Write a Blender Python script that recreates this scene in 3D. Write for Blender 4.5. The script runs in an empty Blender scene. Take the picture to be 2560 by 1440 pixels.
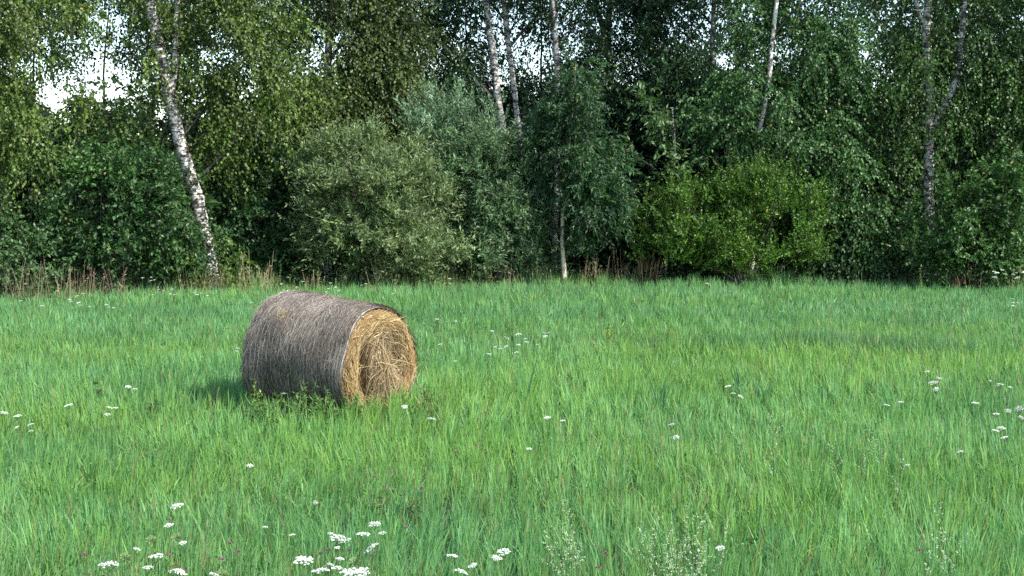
import bpy, math, random
import numpy as np
from mathutils import Vector

# ---------------------------------------------------------------- camera, light, exposure
sc = bpy.context.scene
COL = sc.collection
F = 3517.0                      # focal length in photograph pixels (2560 wide)
PITCH = math.atan(259.0 / F)
CAMZ = 2.3
cam_d = bpy.data.cameras.new("camera")
cam_d.sensor_width = 36.0
cam_d.lens = 36.0 * F / 2560.0
cam_d.clip_start = 0.1
cam_d.clip_end = 3000
cam = bpy.data.objects.new("camera", cam_d)
COL.objects.link(cam)
cam.location = (0, 0, CAMZ)
cam.rotation_euler = (math.pi / 2 - PITCH, 0, 0)
sc.camera = cam

SUN_EL = math.radians(42)
SUN_AZ_FRONT = math.radians(32)          # how far the sun stands on the viewer's side of due right
sd = Vector((math.cos(SUN_AZ_FRONT) * math.cos(SUN_EL), -math.sin(SUN_AZ_FRONT) * math.cos(SUN_EL), math.sin(SUN_EL)))
sun_d = bpy.data.lights.new("sun", "SUN")
sun_d.energy = 4.0
sun_d.angle = math.radians(0.6)
sun_d.color = (1.0, 0.95, 0.86)
sun = bpy.data.objects.new("sun", sun_d)
COL.objects.link(sun)
sun.rotation_euler = sd.to_track_quat('Z', 'Y').to_euler()

world = bpy.data.worlds.new("World")
sc.world = world
world.use_nodes = True
wn = world.node_tree
sky = wn.nodes.new("ShaderNodeTexSky")
sky.sky_type = 'NISHITA'
sky.sun_disc = False
sky.sun_elevation = SUN_EL
sky.sun_rotation = math.atan2(sd.x, sd.y)
sky.air_density = 1.0
sky.dust_density = 0.6
sky.ozone_density = 1.0
wn.links.new(sky.outputs[0], wn.nodes["Background"].inputs[0])
wn.nodes["Background"].inputs[1].default_value = 0.15

sc.view_settings.view_transform = 'Standard'
sc.view_settings.look = 'None'
sc.view_settings.exposure = 1.2
sc.view_settings.gamma = 1.0
sc.render.engine = 'CYCLES'
sc.cycles.use_denoising = False
sc.cycles.max_bounces = 6
sc.cycles.diffuse_bounces = 3
sc.cycles.glossy_bounces = 2
sc.cycles.transmission_bounces = 4
sc.cycles.caustics_reflective = False
sc.cycles.caustics_refractive = False

rng = np.random.default_rng(7)
random.seed(7)
CP, SP = math.cos(PITCH), math.sin(PITCH)


def P(px, py, Y):
    """world point seen at photograph pixel (px, py) at forward distance Y"""
    a = (px - 1280) / F
    b = -(py - 720) / F
    d = np.array((a, CP + b * SP, -SP + b * CP))
    s = Y / d[1]
    return np.array((d[0] * s, Y, CAMZ + d[2] * s))


def on_plane(px, py, z):
    a = (px - 1280) / F
    b = -(py - 720) / F
    d = np.array((a, CP + b * SP, -SP + b * CP))
    s = (z - CAMZ) / d[2]
    return np.array((d[0] * s, d[1] * s, z))


def proj(v):
    x, y, z = v[:, 0], v[:, 1], v[:, 2] - CAMZ
    f = y * CP - z * SP
    u = y * SP + z * CP
    return 1280 + F * x / f, 720 - F * u / f


# ---------------------------------------------------------------- noise helpers
def vnoise(x, y, scale, seed):
    r = np.random.default_rng(seed)
    g = r.random((128, 128))
    u, v = x / scale + 37.3, y / scale + 51.7
    i, j = np.floor(u).astype(int), np.floor(v).astype(int)
    fu, fv = u - i, v - j
    fu, fv = fu * fu * (3 - 2 * fu), fv * fv * (3 - 2 * fv)
    i0, i1, j0, j1 = i % 128, (i + 1) % 128, j % 128, (j + 1) % 128
    return (g[i0, j0] * (1 - fu) * (1 - fv) + g[i1, j0] * fu * (1 - fv) + g[i0, j1] * (1 - fu) * fv + g[i1, j1] * fu * fv)


def fbm(x, y, scale, seed, octs=3):
    t, a, s = 0, 1.0, 0
    for k in range(octs):
        t = t + a * vnoise(x, y, scale / 2 ** k, seed + k)
        s += a
        a *= 0.55
    return t / s


def norm(v):
    return v / np.maximum(np.linalg.norm(v, axis=-1, keepdims=True), 1e-9)


# ---------------------------------------------------------------- mesh helpers
def mesh_obj(name, verts, quads, mats, parent=None, col=None, midx=None, smooth=False, tris=None):
    verts = np.asarray(verts, dtype=np.float32).reshape(-1, 3)
    quads = np.asarray(quads, dtype=np.int32).reshape(-1, 4)
    me = bpy.data.meshes.new(name)
    nq = len(quads)
    loops = quads.ravel()
    starts = np.arange(nq, dtype=np.int32) * 4
    nt = 0
    if tris is not None and len(tris):
        tris = np.asarray(tris, dtype=np.int32).reshape(-1, 3)
        nt = len(tris)
        loops = np.concatenate([loops, tris.ravel()])
        starts = np.concatenate([starts, nq * 4 + np.arange(nt, dtype=np.int32) * 3])
    me.vertices.add(len(verts))
    me.vertices.foreach_set("co", verts.ravel())
    me.loops.add(len(loops))
    me.loops.foreach_set("vertex_index", loops)
    me.polygons.add(nq + nt)
    me.polygons.foreach_set("loop_start", starts)
    if midx is not None:
        me.polygons.foreach_set("material_index", np.asarray(midx, dtype=np.int32))
    me.update(calc_edges=True)
    me.polygons.foreach_set("use_smooth", np.full(nq + nt, bool(smooth)))
    for m in (mats if isinstance(mats, (list, tuple)) else [mats]):
        me.materials.append(m)
    if col is not None:
        a = me.attributes.new("col", 'FLOAT_COLOR', 'FACE')
        c = np.ones((nq + nt, 4), dtype=np.float32)
        c[:, :3] = np.clip(col, 0.001, 1)
        a.data.foreach_set("color", c.ravel())
    o = bpy.data.objects.new(name, me)
    COL.objects.link(o)
    if parent is not None:
        o.parent = parent
    return o


def tag(o, label=None, cat=None, group=None, kind=None):
    if label: o["label"] = label
    if cat: o["category"] = cat
    if group: o["group"] = group
    if kind: o["kind"] = kind
    return o


def empty(name, loc):
    o = bpy.data.objects.new(name, None)
    o.empty_display_size = 0.2
    o.location = loc
    COL.objects.link(o)
    return o


def ribbons(P0, T, Nn, L, W, curve, seg=2, taper=(1.0, 0.9, 0.25)):
    """strips: start P0, direction T, face normal Nn, length L, width W, curve = vector added * t^2"""
    n = len(P0)
    S = norm(np.cross(T, Nn))
    rows = []
    for k in range(seg + 1):
        t = k / seg
        c = P0 + T * (L * t)[:, None] + curve * (t * t)
        w = (W * taper[k] * 0.5)[:, None]
        rows += [c - S * w, c + S * w]
    V = np.stack(rows, axis=1).reshape(-1, 3)
    base = (np.arange(n) * (2 * (seg + 1)))[:, None]
    Q = np.concatenate([base + np.array([[2 * k, 2 * k + 1, 2 * k + 3, 2 * k + 2]]) for k in range(seg)], axis=1).reshape(-1, 4)
    return V, Q


def tube(path, radii, sides=7):
    path = np.asarray(path, float)
    n = len(path)
    tan = norm(np.gradient(path, axis=0))
    ref = np.array((0.0, 1.0, 0.0)) if abs(tan[0][1]) < 0.8 else np.array((1.0, 0, 0))
    V = []
    for k in range(n):
        a = norm(np.cross(tan[k], ref)); b = norm(np.cross(a, tan[k]))
        ang = np.arange(sides) * 2 * math.pi / sides
        V.append(path[k] + radii[k] * (np.cos(ang)[:, None] * a + np.sin(ang)[:, None] * b))
    V = np.concatenate(V)
    Q = []
    for k in range(n - 1):
        for s in range(sides):
            s2 = (s + 1) % sides
            Q.append((k * sides + s, k * sides + s2, (k + 1) * sides + s2, (k + 1) * sides + s))
    return V, np.array(Q)


class Acc:
    def __init__(self):
        self.v, self.q, self.c, self.n = [], [], [], 0

    def add(self, V, Q, c=None):
        V = np.asarray(V); Q = np.asarray(Q)
        self.v.append(V); self.q.append(Q + self.n); self.n += len(V)
        if c is not None:
            c = np.asarray(c, float)
            if c.ndim == 1:
                c = np.tile(c, (len(Q), 1))
            self.c.append(c)

    def build(self, name, mat, parent=None, off=None, smooth=False):
        V = np.concatenate(self.v)
        if off is not None:
            V = V - off
        return mesh_obj(name, V, np.concatenate(self.q), mat, parent, np.concatenate(self.c) if self.c else None, smooth=smooth)


# ---------------------------------------------------------------- materials
def new_mat(name):
    m = bpy.data.materials.new(name)
    m.use_nodes = True
    return m, m.node_tree, m.node_tree.nodes["Principled BSDF"]


def attr_mat(name, rough=0.5, transl=0.0, spec=0.5, tmul=(1.2, 1.25, 0.6), vary=0.0, vscale=60):
    m, nt, b = new_mat(name)
    N, L = nt.nodes, nt.links
    a = N.new("ShaderNodeAttribute"); a.attribute_name = "col"
    src = a.outputs["Color"]
    if vary > 0:
        tc = N.new("ShaderNodeTexCoord")
        nz = N.new("ShaderNodeTexNoise"); nz.inputs["Scale"].default_value = vscale; nz.inputs["Detail"].default_value = 3
        L.new(tc.outputs["Object"], nz.inputs["Vector"])
        mr = N.new("ShaderNodeMapRange"); mr.inputs[1].default_value = 0.3; mr.inputs[2].default_value = 0.7
        mr.inputs[3].default_value = 1 - vary; mr.inputs[4].default_value = 1 + vary
        L.new(nz.outputs[0], mr.inputs[0])
        mx = N.new("ShaderNodeVectorMath"); mx.operation = 'SCALE'
        L.new(src, mx.inputs[0]); L.new(mr.outputs[0], mx.inputs["Scale"])
        src = mx.outputs[0]
    L.new(src, b.inputs["Base Color"])
    b.inputs["Roughness"].default_value = rough
    b.inputs["Specular IOR Level"].default_value = spec
    if transl > 0:
        tr = N.new("ShaderNodeBsdfTranslucent")
        vm = N.new("ShaderNodeVectorMath"); vm.operation = 'MULTIPLY'; vm.inputs[1].default_value = tmul
        L.new(src, vm.inputs[0]); L.new(vm.outputs[0], tr.inputs[0])
        mix = N.new("ShaderNodeMixShader"); mix.inputs[0].default_value = transl
        L.new(b.outputs[0], mix.inputs[1]); L.new(tr.outputs[0], mix.inputs[2])
        L.new(mix.outputs[0], N["Material Output"].inputs[0])
    return m


M_LEAF = attr_mat("leaf", 0.45, 0.34, 0.42, tmul=(1.05, 1.3, 0.6))
M_GRASS = attr_mat("grass_blade", 0.5, 0.42, 0.4, tmul=(1.1, 1.2, 0.75))
M_STRAW = attr_mat("straw", 0.6, 0.15, 0.3, tmul=(1.1, 1.0, 0.8))
M_GREY = attr_mat("weathered_straw", 0.8, 0.0, 0.2)
M_PETAL = attr_mat("petal", 0.6, 0.3, 0.2, tmul=(1, 1, 1))


def bark_mat(name, base, dark, mark, darkness_scale=1.0):
    m, nt, b = new_mat(name)
    N, L = nt.nodes, nt.links
    tc = N.new("ShaderNodeTexCoord")
    mp = N.new("ShaderNodeMapping"); mp.inputs["Scale"].default_value = (5, 5, 15)
    L.new(tc.outputs["Object"], mp.inputs[0])
    n1 = N.new("ShaderNodeTexNoise"); n1.inputs["Scale"].default_value = 1.6; n1.inputs["Detail"].default_value = 6; n1.inputs["Roughness"].default_value = .7; n1.inputs["Distortion"].default_value = .8
    L.new(mp.outputs[0], n1.inputs["Vector"])
    r1 = N.new("ShaderNodeValToRGB")
    r1.color_ramp.elements[0].position = mark; r1.color_ramp.elements[0].color = (*dark, 1)
    r1.color_ramp.elements[1].position = mark + .05; r1.color_ramp.elements[1].color = (*base, 1)
    L.new(n1.outputs[0], r1.inputs[0])
    n2 = N.new("ShaderNodeTexNoise"); n2.inputs["Scale"].default_value = 5.5; n2.inputs["Detail"].default_value = 6; n2.inputs["Roughness"].default_value = .7
    L.new(tc.outputs["Object"], n2.inputs["Vector"])
    r2 = N.new("ShaderNodeValToRGB")
    r2.color_ramp.elements[0].position = .41; r2.color_ramp.elements[0].color = (.08, .07, .06, 1)
    r2.color_ramp.elements[1].position = .50; r2.color_ramp.elements[1].color = (1, 1, 1, 1)
    L.new(n2.outputs[0], r2.inputs[0])
    mx = N.new("ShaderNodeMix"); mx.data_type = 'RGBA'; mx.blend_type = 'MULTIPLY'; mx.inputs[0].default_value = 1
    L.new(r1.outputs[0], mx.inputs[6]); L.new(r2.outputs[0], mx.inputs[7])
    L.new(mx.outputs[2], b.inputs["Base Color"])
    b.inputs["Roughness"].default_value = .75
    bp = N.new("ShaderNodeBump"); bp.inputs["Strength"].default_value = .6; bp.inputs["Distance"].default_value = .02
    L.new(n2.outputs[0], bp.inputs["Height"]); L.new(bp.outputs[0], b.inputs["Normal"])
    return m


B_WHITE = bark_mat("birch_bark", (.60, .56, .50), (.05, .045, .04), .46)
B_BRIGHT = bark_mat("bright_birch_bark", (.78, .75, .68), (.10, .09, .08), .38)
B_GREY = bark_mat("grey_birch_bark", (.36, .35, .33), (.05, .045, .04), .45)
B_DARK = bark_mat("dark_bark", (.09, .075, .06), (.03, .026, .022), .45)
B_TAN = bark_mat("tan_bark", (.50, .42, .30), (.25, .2, .14), .3)

# ---------------------------------------------------------------- ground
gm, nt, b = new_mat("soil")
N, L = nt.nodes, nt.links
tc = N.new("ShaderNodeTexCoord")
n1 = N.new("ShaderNodeTexNoise"); n1.inputs["Scale"].default_value = 1.2; n1.inputs["Detail"].default_value = 8
L.new(tc.outputs["Object"], n1.inputs["Vector"])
cr = N.new("ShaderNodeValToRGB")
cr.color_ramp.elements[0].position = .35; cr.color_ramp.elements[0].color = (.022, .035, .014, 1)
cr.color_ramp.elements[1].position = .65; cr.color_ramp.elements[1].color = (.05, .085, .028, 1)
L.new(n1.outputs[0], cr.inputs[0]); L.new(cr.outputs[0], b.inputs["Base Color"])
b.inputs["Roughness"].default_value = .95


def ground_z(x, y):
    return 0.16 * (fbm(x, y, 5.0, 11) - 0.5) + 0.05 * (fbm(x, y, 1.6, 14) - .5)


gx = np.concatenate([[-600, -200, -80, -40], np.arange(-26, 26.1, 0.5), [40, 80, 200, 600]])
gy = np.concatenate([[-300, -60, -20, -5], np.arange(0, 48.1, 0.5), [60, 90, 200, 600, 1500]])
GX, GY = np.meshgrid(gx, gy, indexing='ij')
inner = (np.abs(GX) <= 26) & (GY >= 0) & (GY <= 48)
GZ = np.where(inner, ground_z(GX, GY), 0.0)
V = np.stack([GX, GY, GZ], -1).reshape(-1, 3)
nx, ny = len(gx), len(gy)
ii, jj = np.meshgrid(np.arange(nx - 1), np.arange(ny - 1), indexing='ij')
a = (ii * ny + jj).ravel()
mesh_obj("ground", V, np.stack([a, a + ny, a + ny + 1, a + 1], -1), gm, smooth=True)["kind"] = "structure"

# ---------------------------------------------------------------- hay bale frame (used by the grass too)
BALE = np.array((-1.28 - 0.6 * 0.86, 13.5 + 0.6 * 0.51, 0.0))
BALE_ANG = math.atan2(-0.51, 0.86)
BALE[2] = float(ground_z(np.array([BALE[0]]), np.array([BALE[1]]))[0]) - .02


def in_bale(x, y, m=0.0):
    dx, dy = x - BALE[0], y - BALE[1]
    c, s = math.cos(BALE_ANG), math.sin(BALE_ANG)
    lx, ly = dx * c + dy * s, -dx * s + dy * c
    return (np.abs(lx) < .6 + m) & (np.abs(ly) < .42 + m)


def edge_y(x):
    """where the field meets the wood: it runs away from the viewer towards the right"""
    return 29.6 + .9 * np.clip(x / 6, 0, 1) + 0.30 * np.minimum(x, 0) + 0.2 * np.sin(x * 1.3)


def yoff(px):
    t = min(max((px - 350) / 900.0, 0), 1)
    return 1.5 * t * t * (3 - 2 * t)


# ---------------------------------------------------------------- grass
def grass_field():
    zones = [  # y0, y1, density per m2, width, half-width of the strip as a factor of y
        (4.6, 8.0, 2600, .0066), (8.0, 12.0, 1500, .0085), (12.0, 17.0, 1050, .0105), (17.0, 23.0, 700, .0135), (23.0, 32.2, 520, .016)]
    A = []
    for y0, y1, dens, w in zones:
        hw = .385 * y1 + 2.8
        n = int(dens * 2 * hw * (y1 - y0))
        x = rng.uniform(-hw, hw, n); y = rng.uniform(y0, y1, n)
        # tufted: move every blade part way to the centre of its tuft
        cs = .16 + .006 * y
        tx, ty = np.floor(x / cs), np.floor(y / cs)
        h = np.sin(tx * 127.1 + ty * 311.7) * 43758.5453
        hx = h - np.floor(h)
        h2 = np.sin(tx * 269.5 + ty * 183.3) * 43758.5453
        hy = h2 - np.floor(h2)
        pull = rng.uniform(0, .55, n)
        x = x + ((tx + hx) * cs - x) * pull; y = y + ((ty + hy) * cs - y) * pull
        k = (np.abs(x) < .385 * y + 2.8) & (y < edge_y(x) + 1.0) & ~in_bale(x, y)
        A.append(np.stack([x, y, np.full(n, w), hx, hy], 1)[k])
    A = np.concatenate(A)
    x, y, w, tr, tr2 = A.T
    n = len(x)
    big = fbm(x, y, 4.0, 21); mid = fbm(x, y, 1.3, 31); hue = fbm(x * .8, y * 1.3, 3.2, 41, 3)
    tall = np.clip((mid - .5) * 1.5, -1, 1)
    h = .29 + .09 * tall + .12 * (big - .5) + .05 * (tr - .5)
    h *= rng.uniform(.5, 1.15, n)
    # dense darker tussocks right of the middle
    tus = np.exp(-(((x - 4.2) / 1.7) ** 2 + ((y - 18.3) / .7) ** 2)) + .45 * np.exp(-((y - 18.6 - .5 * np.sin(x * .9)) / .55) ** 2) * (x > 0) + .3 * np.exp(-((y - 22.8 - .4 * np.sin(x * .7 + 1)) / .6) ** 2)
    h += .10 * tus
    h += .07 * in_bale(x, y, .35)
    edge = np.clip((y - (edge_y(x) - 1.2)) / 1.4, 0, 1)
    h += edge * rng.uniform(0, .42, n) * np.clip((fbm(x, y * .4, .8, 66) - .30) * 2.2, .1, 1)
    h = np.maximum(h, .08)
    z = ground_z(x, y)
    lean_az = rng.uniform(0, 2 * math.pi, n)
    # neighbours lean alike
    la = 2 * math.pi * vnoise(x, y, .9, 55) * 1.4
    lean_az = np.where(rng.random(n) < .45, la, lean_az)
    lean = np.abs(rng.normal(0, .12, n)) + .02
    T = norm(np.stack([np.cos(lean_az) * lean, np.sin(lean_az) * lean, np.ones(n)], 1))
    curl = np.abs(rng.normal(0, .16, n)) * h + (rng.random(n) < .10) * h * rng.uniform(.3, .7, n)
    cv = np.stack([np.cos(lean_az) * curl, np.sin(lean_az) * curl, -curl * .55], 1)
    fa = rng.uniform(-1.2, 1.2, n)
    Nn = np.stack([np.sin(fa), -np.cos(fa), np.zeros(n)], 1)
    wid = w * rng.uniform(.55, 1.35, n)
    wid = np.where(rng.random(n) < .04, wid * 1.9, wid)
    V, Q = ribbons(np.stack([x, y, z - .01], 1), T, Nn, h, wid, cv, seg=3, taper=(.8, 1.0, .7, .08))
    # per blade colour: the species growing in a patch sets the hue
    blue = np.array((.135, .310, .128)); lush = np.array((.170, .340, .095)); yel = np.array((.235, .380, .065)); tan = np.array((.30, .25, .12))
    # yellow-green drift through the middle distance
    band = np.exp(-((y - 15.2 - .25 * x) / 2.4) ** 2) * (x > -1.5) * .9 + np.exp(-(((x + 2.3) / 3.2) ** 2 + ((y - 12.6) / 1.6) ** 2)) * .8
    far = np.clip((y - 17) / 5, 0, 1)
    m = np.clip((hue - .5) * 1.15 + .16 + band * .42 - far * .22 + (tr2 - .5) * .30 - tus * .5 + rng.normal(0, .34, n), -1, 1.3)
    c = np.where((m < .3)[:, None], blue + (lush - blue) * np.clip((m + .3) / .6, 0, 1)[:, None], lush + (yel - lush) * np.clip((m - .3), 0, 1)[:, None])
    c = c * (rng.uniform(.80, 1.22, n) * (1 + .25 * (mid - .5)) * (1 - .24 * tus))[:, None]
    dead = rng.random(n) < (.025 + .05 * (y < 8) + .45 * (y < 6.9) * (fbm(x, y, .9, 321) > .56) + edge * .28 * (x < -1) + edge * .12)
    c = np.where(dead[:, None], tan * rng.uniform(.5, 1.1, n)[:, None], c)
    o = mesh_obj("grass", V, Q, M_GRASS, col=np.repeat(c, 3, axis=0))
    tag(o, kind="stuff", label="long green meadow grass covering the whole field", cat="grass")
    # seed heads on thin stems rising over the blades
    n = 2600
    y = 4.8 + 24 * rng.random(n) ** 1.3; x = rng.uniform(-1, 1, n) * (.385 * y + 1.2)
    kp = (fbm(x, y, 1.6, 177) > .50) & ~in_bale(x, y, .1) & (y < edge_y(x) + .8)
    x, y = x[kp], y[kp]; n = len(x)
    P0 = np.stack([x, y, ground_z(x, y)], 1)
    az = rng.uniform(0, 6.28, n); ln = rng.uniform(.02, .22, n)
    T = norm(np.stack([np.cos(az) * ln, np.sin(az) * ln, np.ones(n)], 1)); hh = rng.uniform(.30, .50, n)
    Nv = np.tile((0.0, -1.0, 0.1), (n, 1))
    V1, Q1 = ribbons(P0, T, Nv, hh, .0022 + .00012 * y, np.zeros((n, 3)), 2, (1, .9, .8))
    V2, Q2 = ribbons(P0 + T * hh[:, None], norm(T + rng.normal(0, .12, (n, 3))), Nv, rng.uniform(.035, .08, n), .007 + .0003 * y, np.zeros((n, 3)), 2, (.5, 1, .15))
    cs_ = np.where((rng.random(n) < .5)[:, None], np.array((.26, .27, .12)), np.array((.17, .27, .10))) * rng.uniform(.7, 1.2, (n, 1))
    ac = Acc(); ac.add(V1, Q1, np.repeat(cs_ * .8, 2, 0)); ac.add(V2, Q2, np.repeat(cs_, 2, 0))
    tag(ac.build("seed_grass", M_GRASS), kind="stuff", label="thin flowering grass stems with pale seed heads over the meadow", cat="grass")
    # clover and low leafy cover between the blades
    n = 42000
    y = 4.7 + 20 * rng.random(n) ** 1.5; x = rng.uniform(-1, 1, n) * (.385 * y + 1.2)
    keep = (fbm(x, y, 1.1, 77) > .50) & ~in_bale(x, y)
    x, y = x[keep], y[keep]; n = len(x)
    z = ground_z(x, y) + rng.uniform(.03, .22, n)
    D = norm(np.stack([rng.normal(0, 1, n), rng.normal(0, 1, n), rng.normal(.3, .4, n)], 1))
    V, Q = leaves(np.stack([x, y, z], 1), D, norm(rng.normal(0, .5, (n, 3)) + (0, 0, 1)), rng.uniform(.018, .04, n), rng.uniform(.012, .024, n))
    c = np.array((.07, .19, .05)) * rng.uniform(.6, 1.3, n)[:, None]
    tag(mesh_obj("ground_cover", V, Q, M_GRASS, col=c), kind="stuff", label="low clover leaves spread between the grass blades", cat="ground cover")


def leaves(Pp, D, Nn, L, W, fold=.12):
    S = norm(np.cross(D, Nn)); Nn = norm(np.cross(S, D))
    L = L[:, None]; W = W[:, None]
    V = np.stack([Pp, Pp + D * L * .42 + S * W * .5 + Nn * W * fold, Pp + D * L, Pp + D * L * .42 - S * W * .5 + Nn * W * fold], 1).reshape(-1, 3)
    return V, np.arange(len(Pp) * 4).reshape(-1, 4)


# ---------------------------------------------------------------- foliage
# openings in the wood where the sky shows: (px, py, rx, ry, share of twigs missing)
GAPS = [(132, 238, 38, 40, .95), (170, 188, 26, 20, 0.88), (262, 30, 44, 30, 0.62), (205, 95, 70, 26, 0.51), (358, 90, 20, 24, 0.73),
        (290, 215, 90, 60, 0.55), (230, 140, 50, 40, 0.43), (80, 150, 40, 30, 0.43), (350, 310, 50, 24, 0.43), (400, 290, 26, 70, 0.63), (545, 130, 60, 26, 0.62), (620, 220, 34, 60, 0.52), (480, 260, 40, 60, 0.51), (150, 330, 30, 60, 0.51),
        (1250, 120, 50, 140, 0.44), (1330, 90, 60, 110, 0.46), (1430, 60, 50, 90, 0.42), (1560, 110, 52, 90, 0.49), (1500, 160, 40, 60, 0.39), (1480, 30, 50, 30, 0.36),
        (1808, 145, 24, 18, 0.96), (1720, 60, 90, 70, 0.43), (1965, 108, 38, 38, 0.64), (2160, 132, 12, 12, 0.98), (810, 110, 60, 60, 0.43), (1100, 100, 60, 60, 0.36),
        (1380, 500, 16, 60, 0.43), (2230, 40, 30, 30, 0.36), (2180, 70, 30, 40, 0.29)]
TRUNKS = []      # corridors kept fairly free of leaves: (polyline px, half width px, Y, share)


def seg_dist(px, py, pts):
    d = np.full(len(px), 1e9)
    for (x0, y0), (x1, y1) in zip(pts[:-1], pts[1:]):
        dx, dy = x1 - x0, y1 - y0
        t = np.clip(((px - x0) * dx + (py - y0) * dy) / (dx * dx + dy * dy), 0, 1)
        d = np.minimum(d, np.hypot(px - x0 - t * dx, py - y0 - t * dy))
    return d


def keep_strands(O):
    px, py = proj(O)
    keep = np.ones(len(O), bool)
    r = rng.random(len(O))
    for (gx_, gy_, rx, ry, s) in GAPS:
        d = np.hypot((px - gx_) / rx, (py - gy_) / ry)
        keep &= ~(r < s * np.clip(1.6 - d, 0, 1))
    return keep


def keep_leaves(Q):
    px, py = proj(Q)
    keep = np.ones(len(Q), bool)
    for pts, hw, Y, s in TRUNKS:
        m = (Q[:, 1] < Y + yoff(pts[0][0]) + .1)
        d = seg_dist(px, py, pts)
        keep &= ~(m & (d < hw) & (rng.random(len(Q)) < s))
    for (gx_, gy_, rx, ry, s) in GAPS:
        if s > .9:
            d = np.hypot((px - gx_) / rx, (py - gy_) / ry)
            keep &= ~(rng.random(len(Q)) < s * np.clip(1.35 - d, 0, 1) * .9)
    return keep


STY = {  # strand length, up, outward, droop, strand spacing of leaves, leaf length, leaf width, hang, strands per clump, clump radius, clumps per m2
    'birch': dict(sl=(.35, .85), up=.15, out=.7, droop=.75, n=14, L=(.052, .084), W=.80, hang=.9, spc=9, cr=.24, dens=18),
    'willow': dict(sl=(.20, .48), up=.7, out=.9, droop=.12, n=15, L=(.07, .115), W=.30, hang=-.05, spc=10, cr=.16, dens=25),
    'shoots': dict(sl=(.35, .75), up=1.3, out=.45, droop=.04, n=18, L=(.075, .12), W=.27, hang=-.2, spc=6, cr=.20, dens=16),
    'ash': dict(sl=(.22, .36), up=.10, out=1.2, droop=.42, n=13, L=(.07, .115), W=.33, hang=.35, spc=11, cr=.20, dens=24),
    'broad': dict(sl=(.25, .45), up=.5, out=.8, droop=.35, n=11, L=(.09, .15), W=.42, hang=.45, spc=7, cr=.22, dens=14),
    'small': dict(sl=(.25, .60), up=1.0, out=.6, droop=.06, n=16, L=(.045, .080), W=.52, hang=.0, spc=9, cr=.15, dens=22),
    'alder': dict(sl=(.25, .50), up=.4, out=.8, droop=.25, n=11, L=(.06, .105), W=.60, hang=.3, spc=10, cr=.20, dens=22),
    'far': dict(sl=(.4, .8), up=.2, out=.8, droop=.5, n=11, L=(.10, .16), W=.75, hang=.5, spc=9, cr=.36, dens=9),
}


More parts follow.
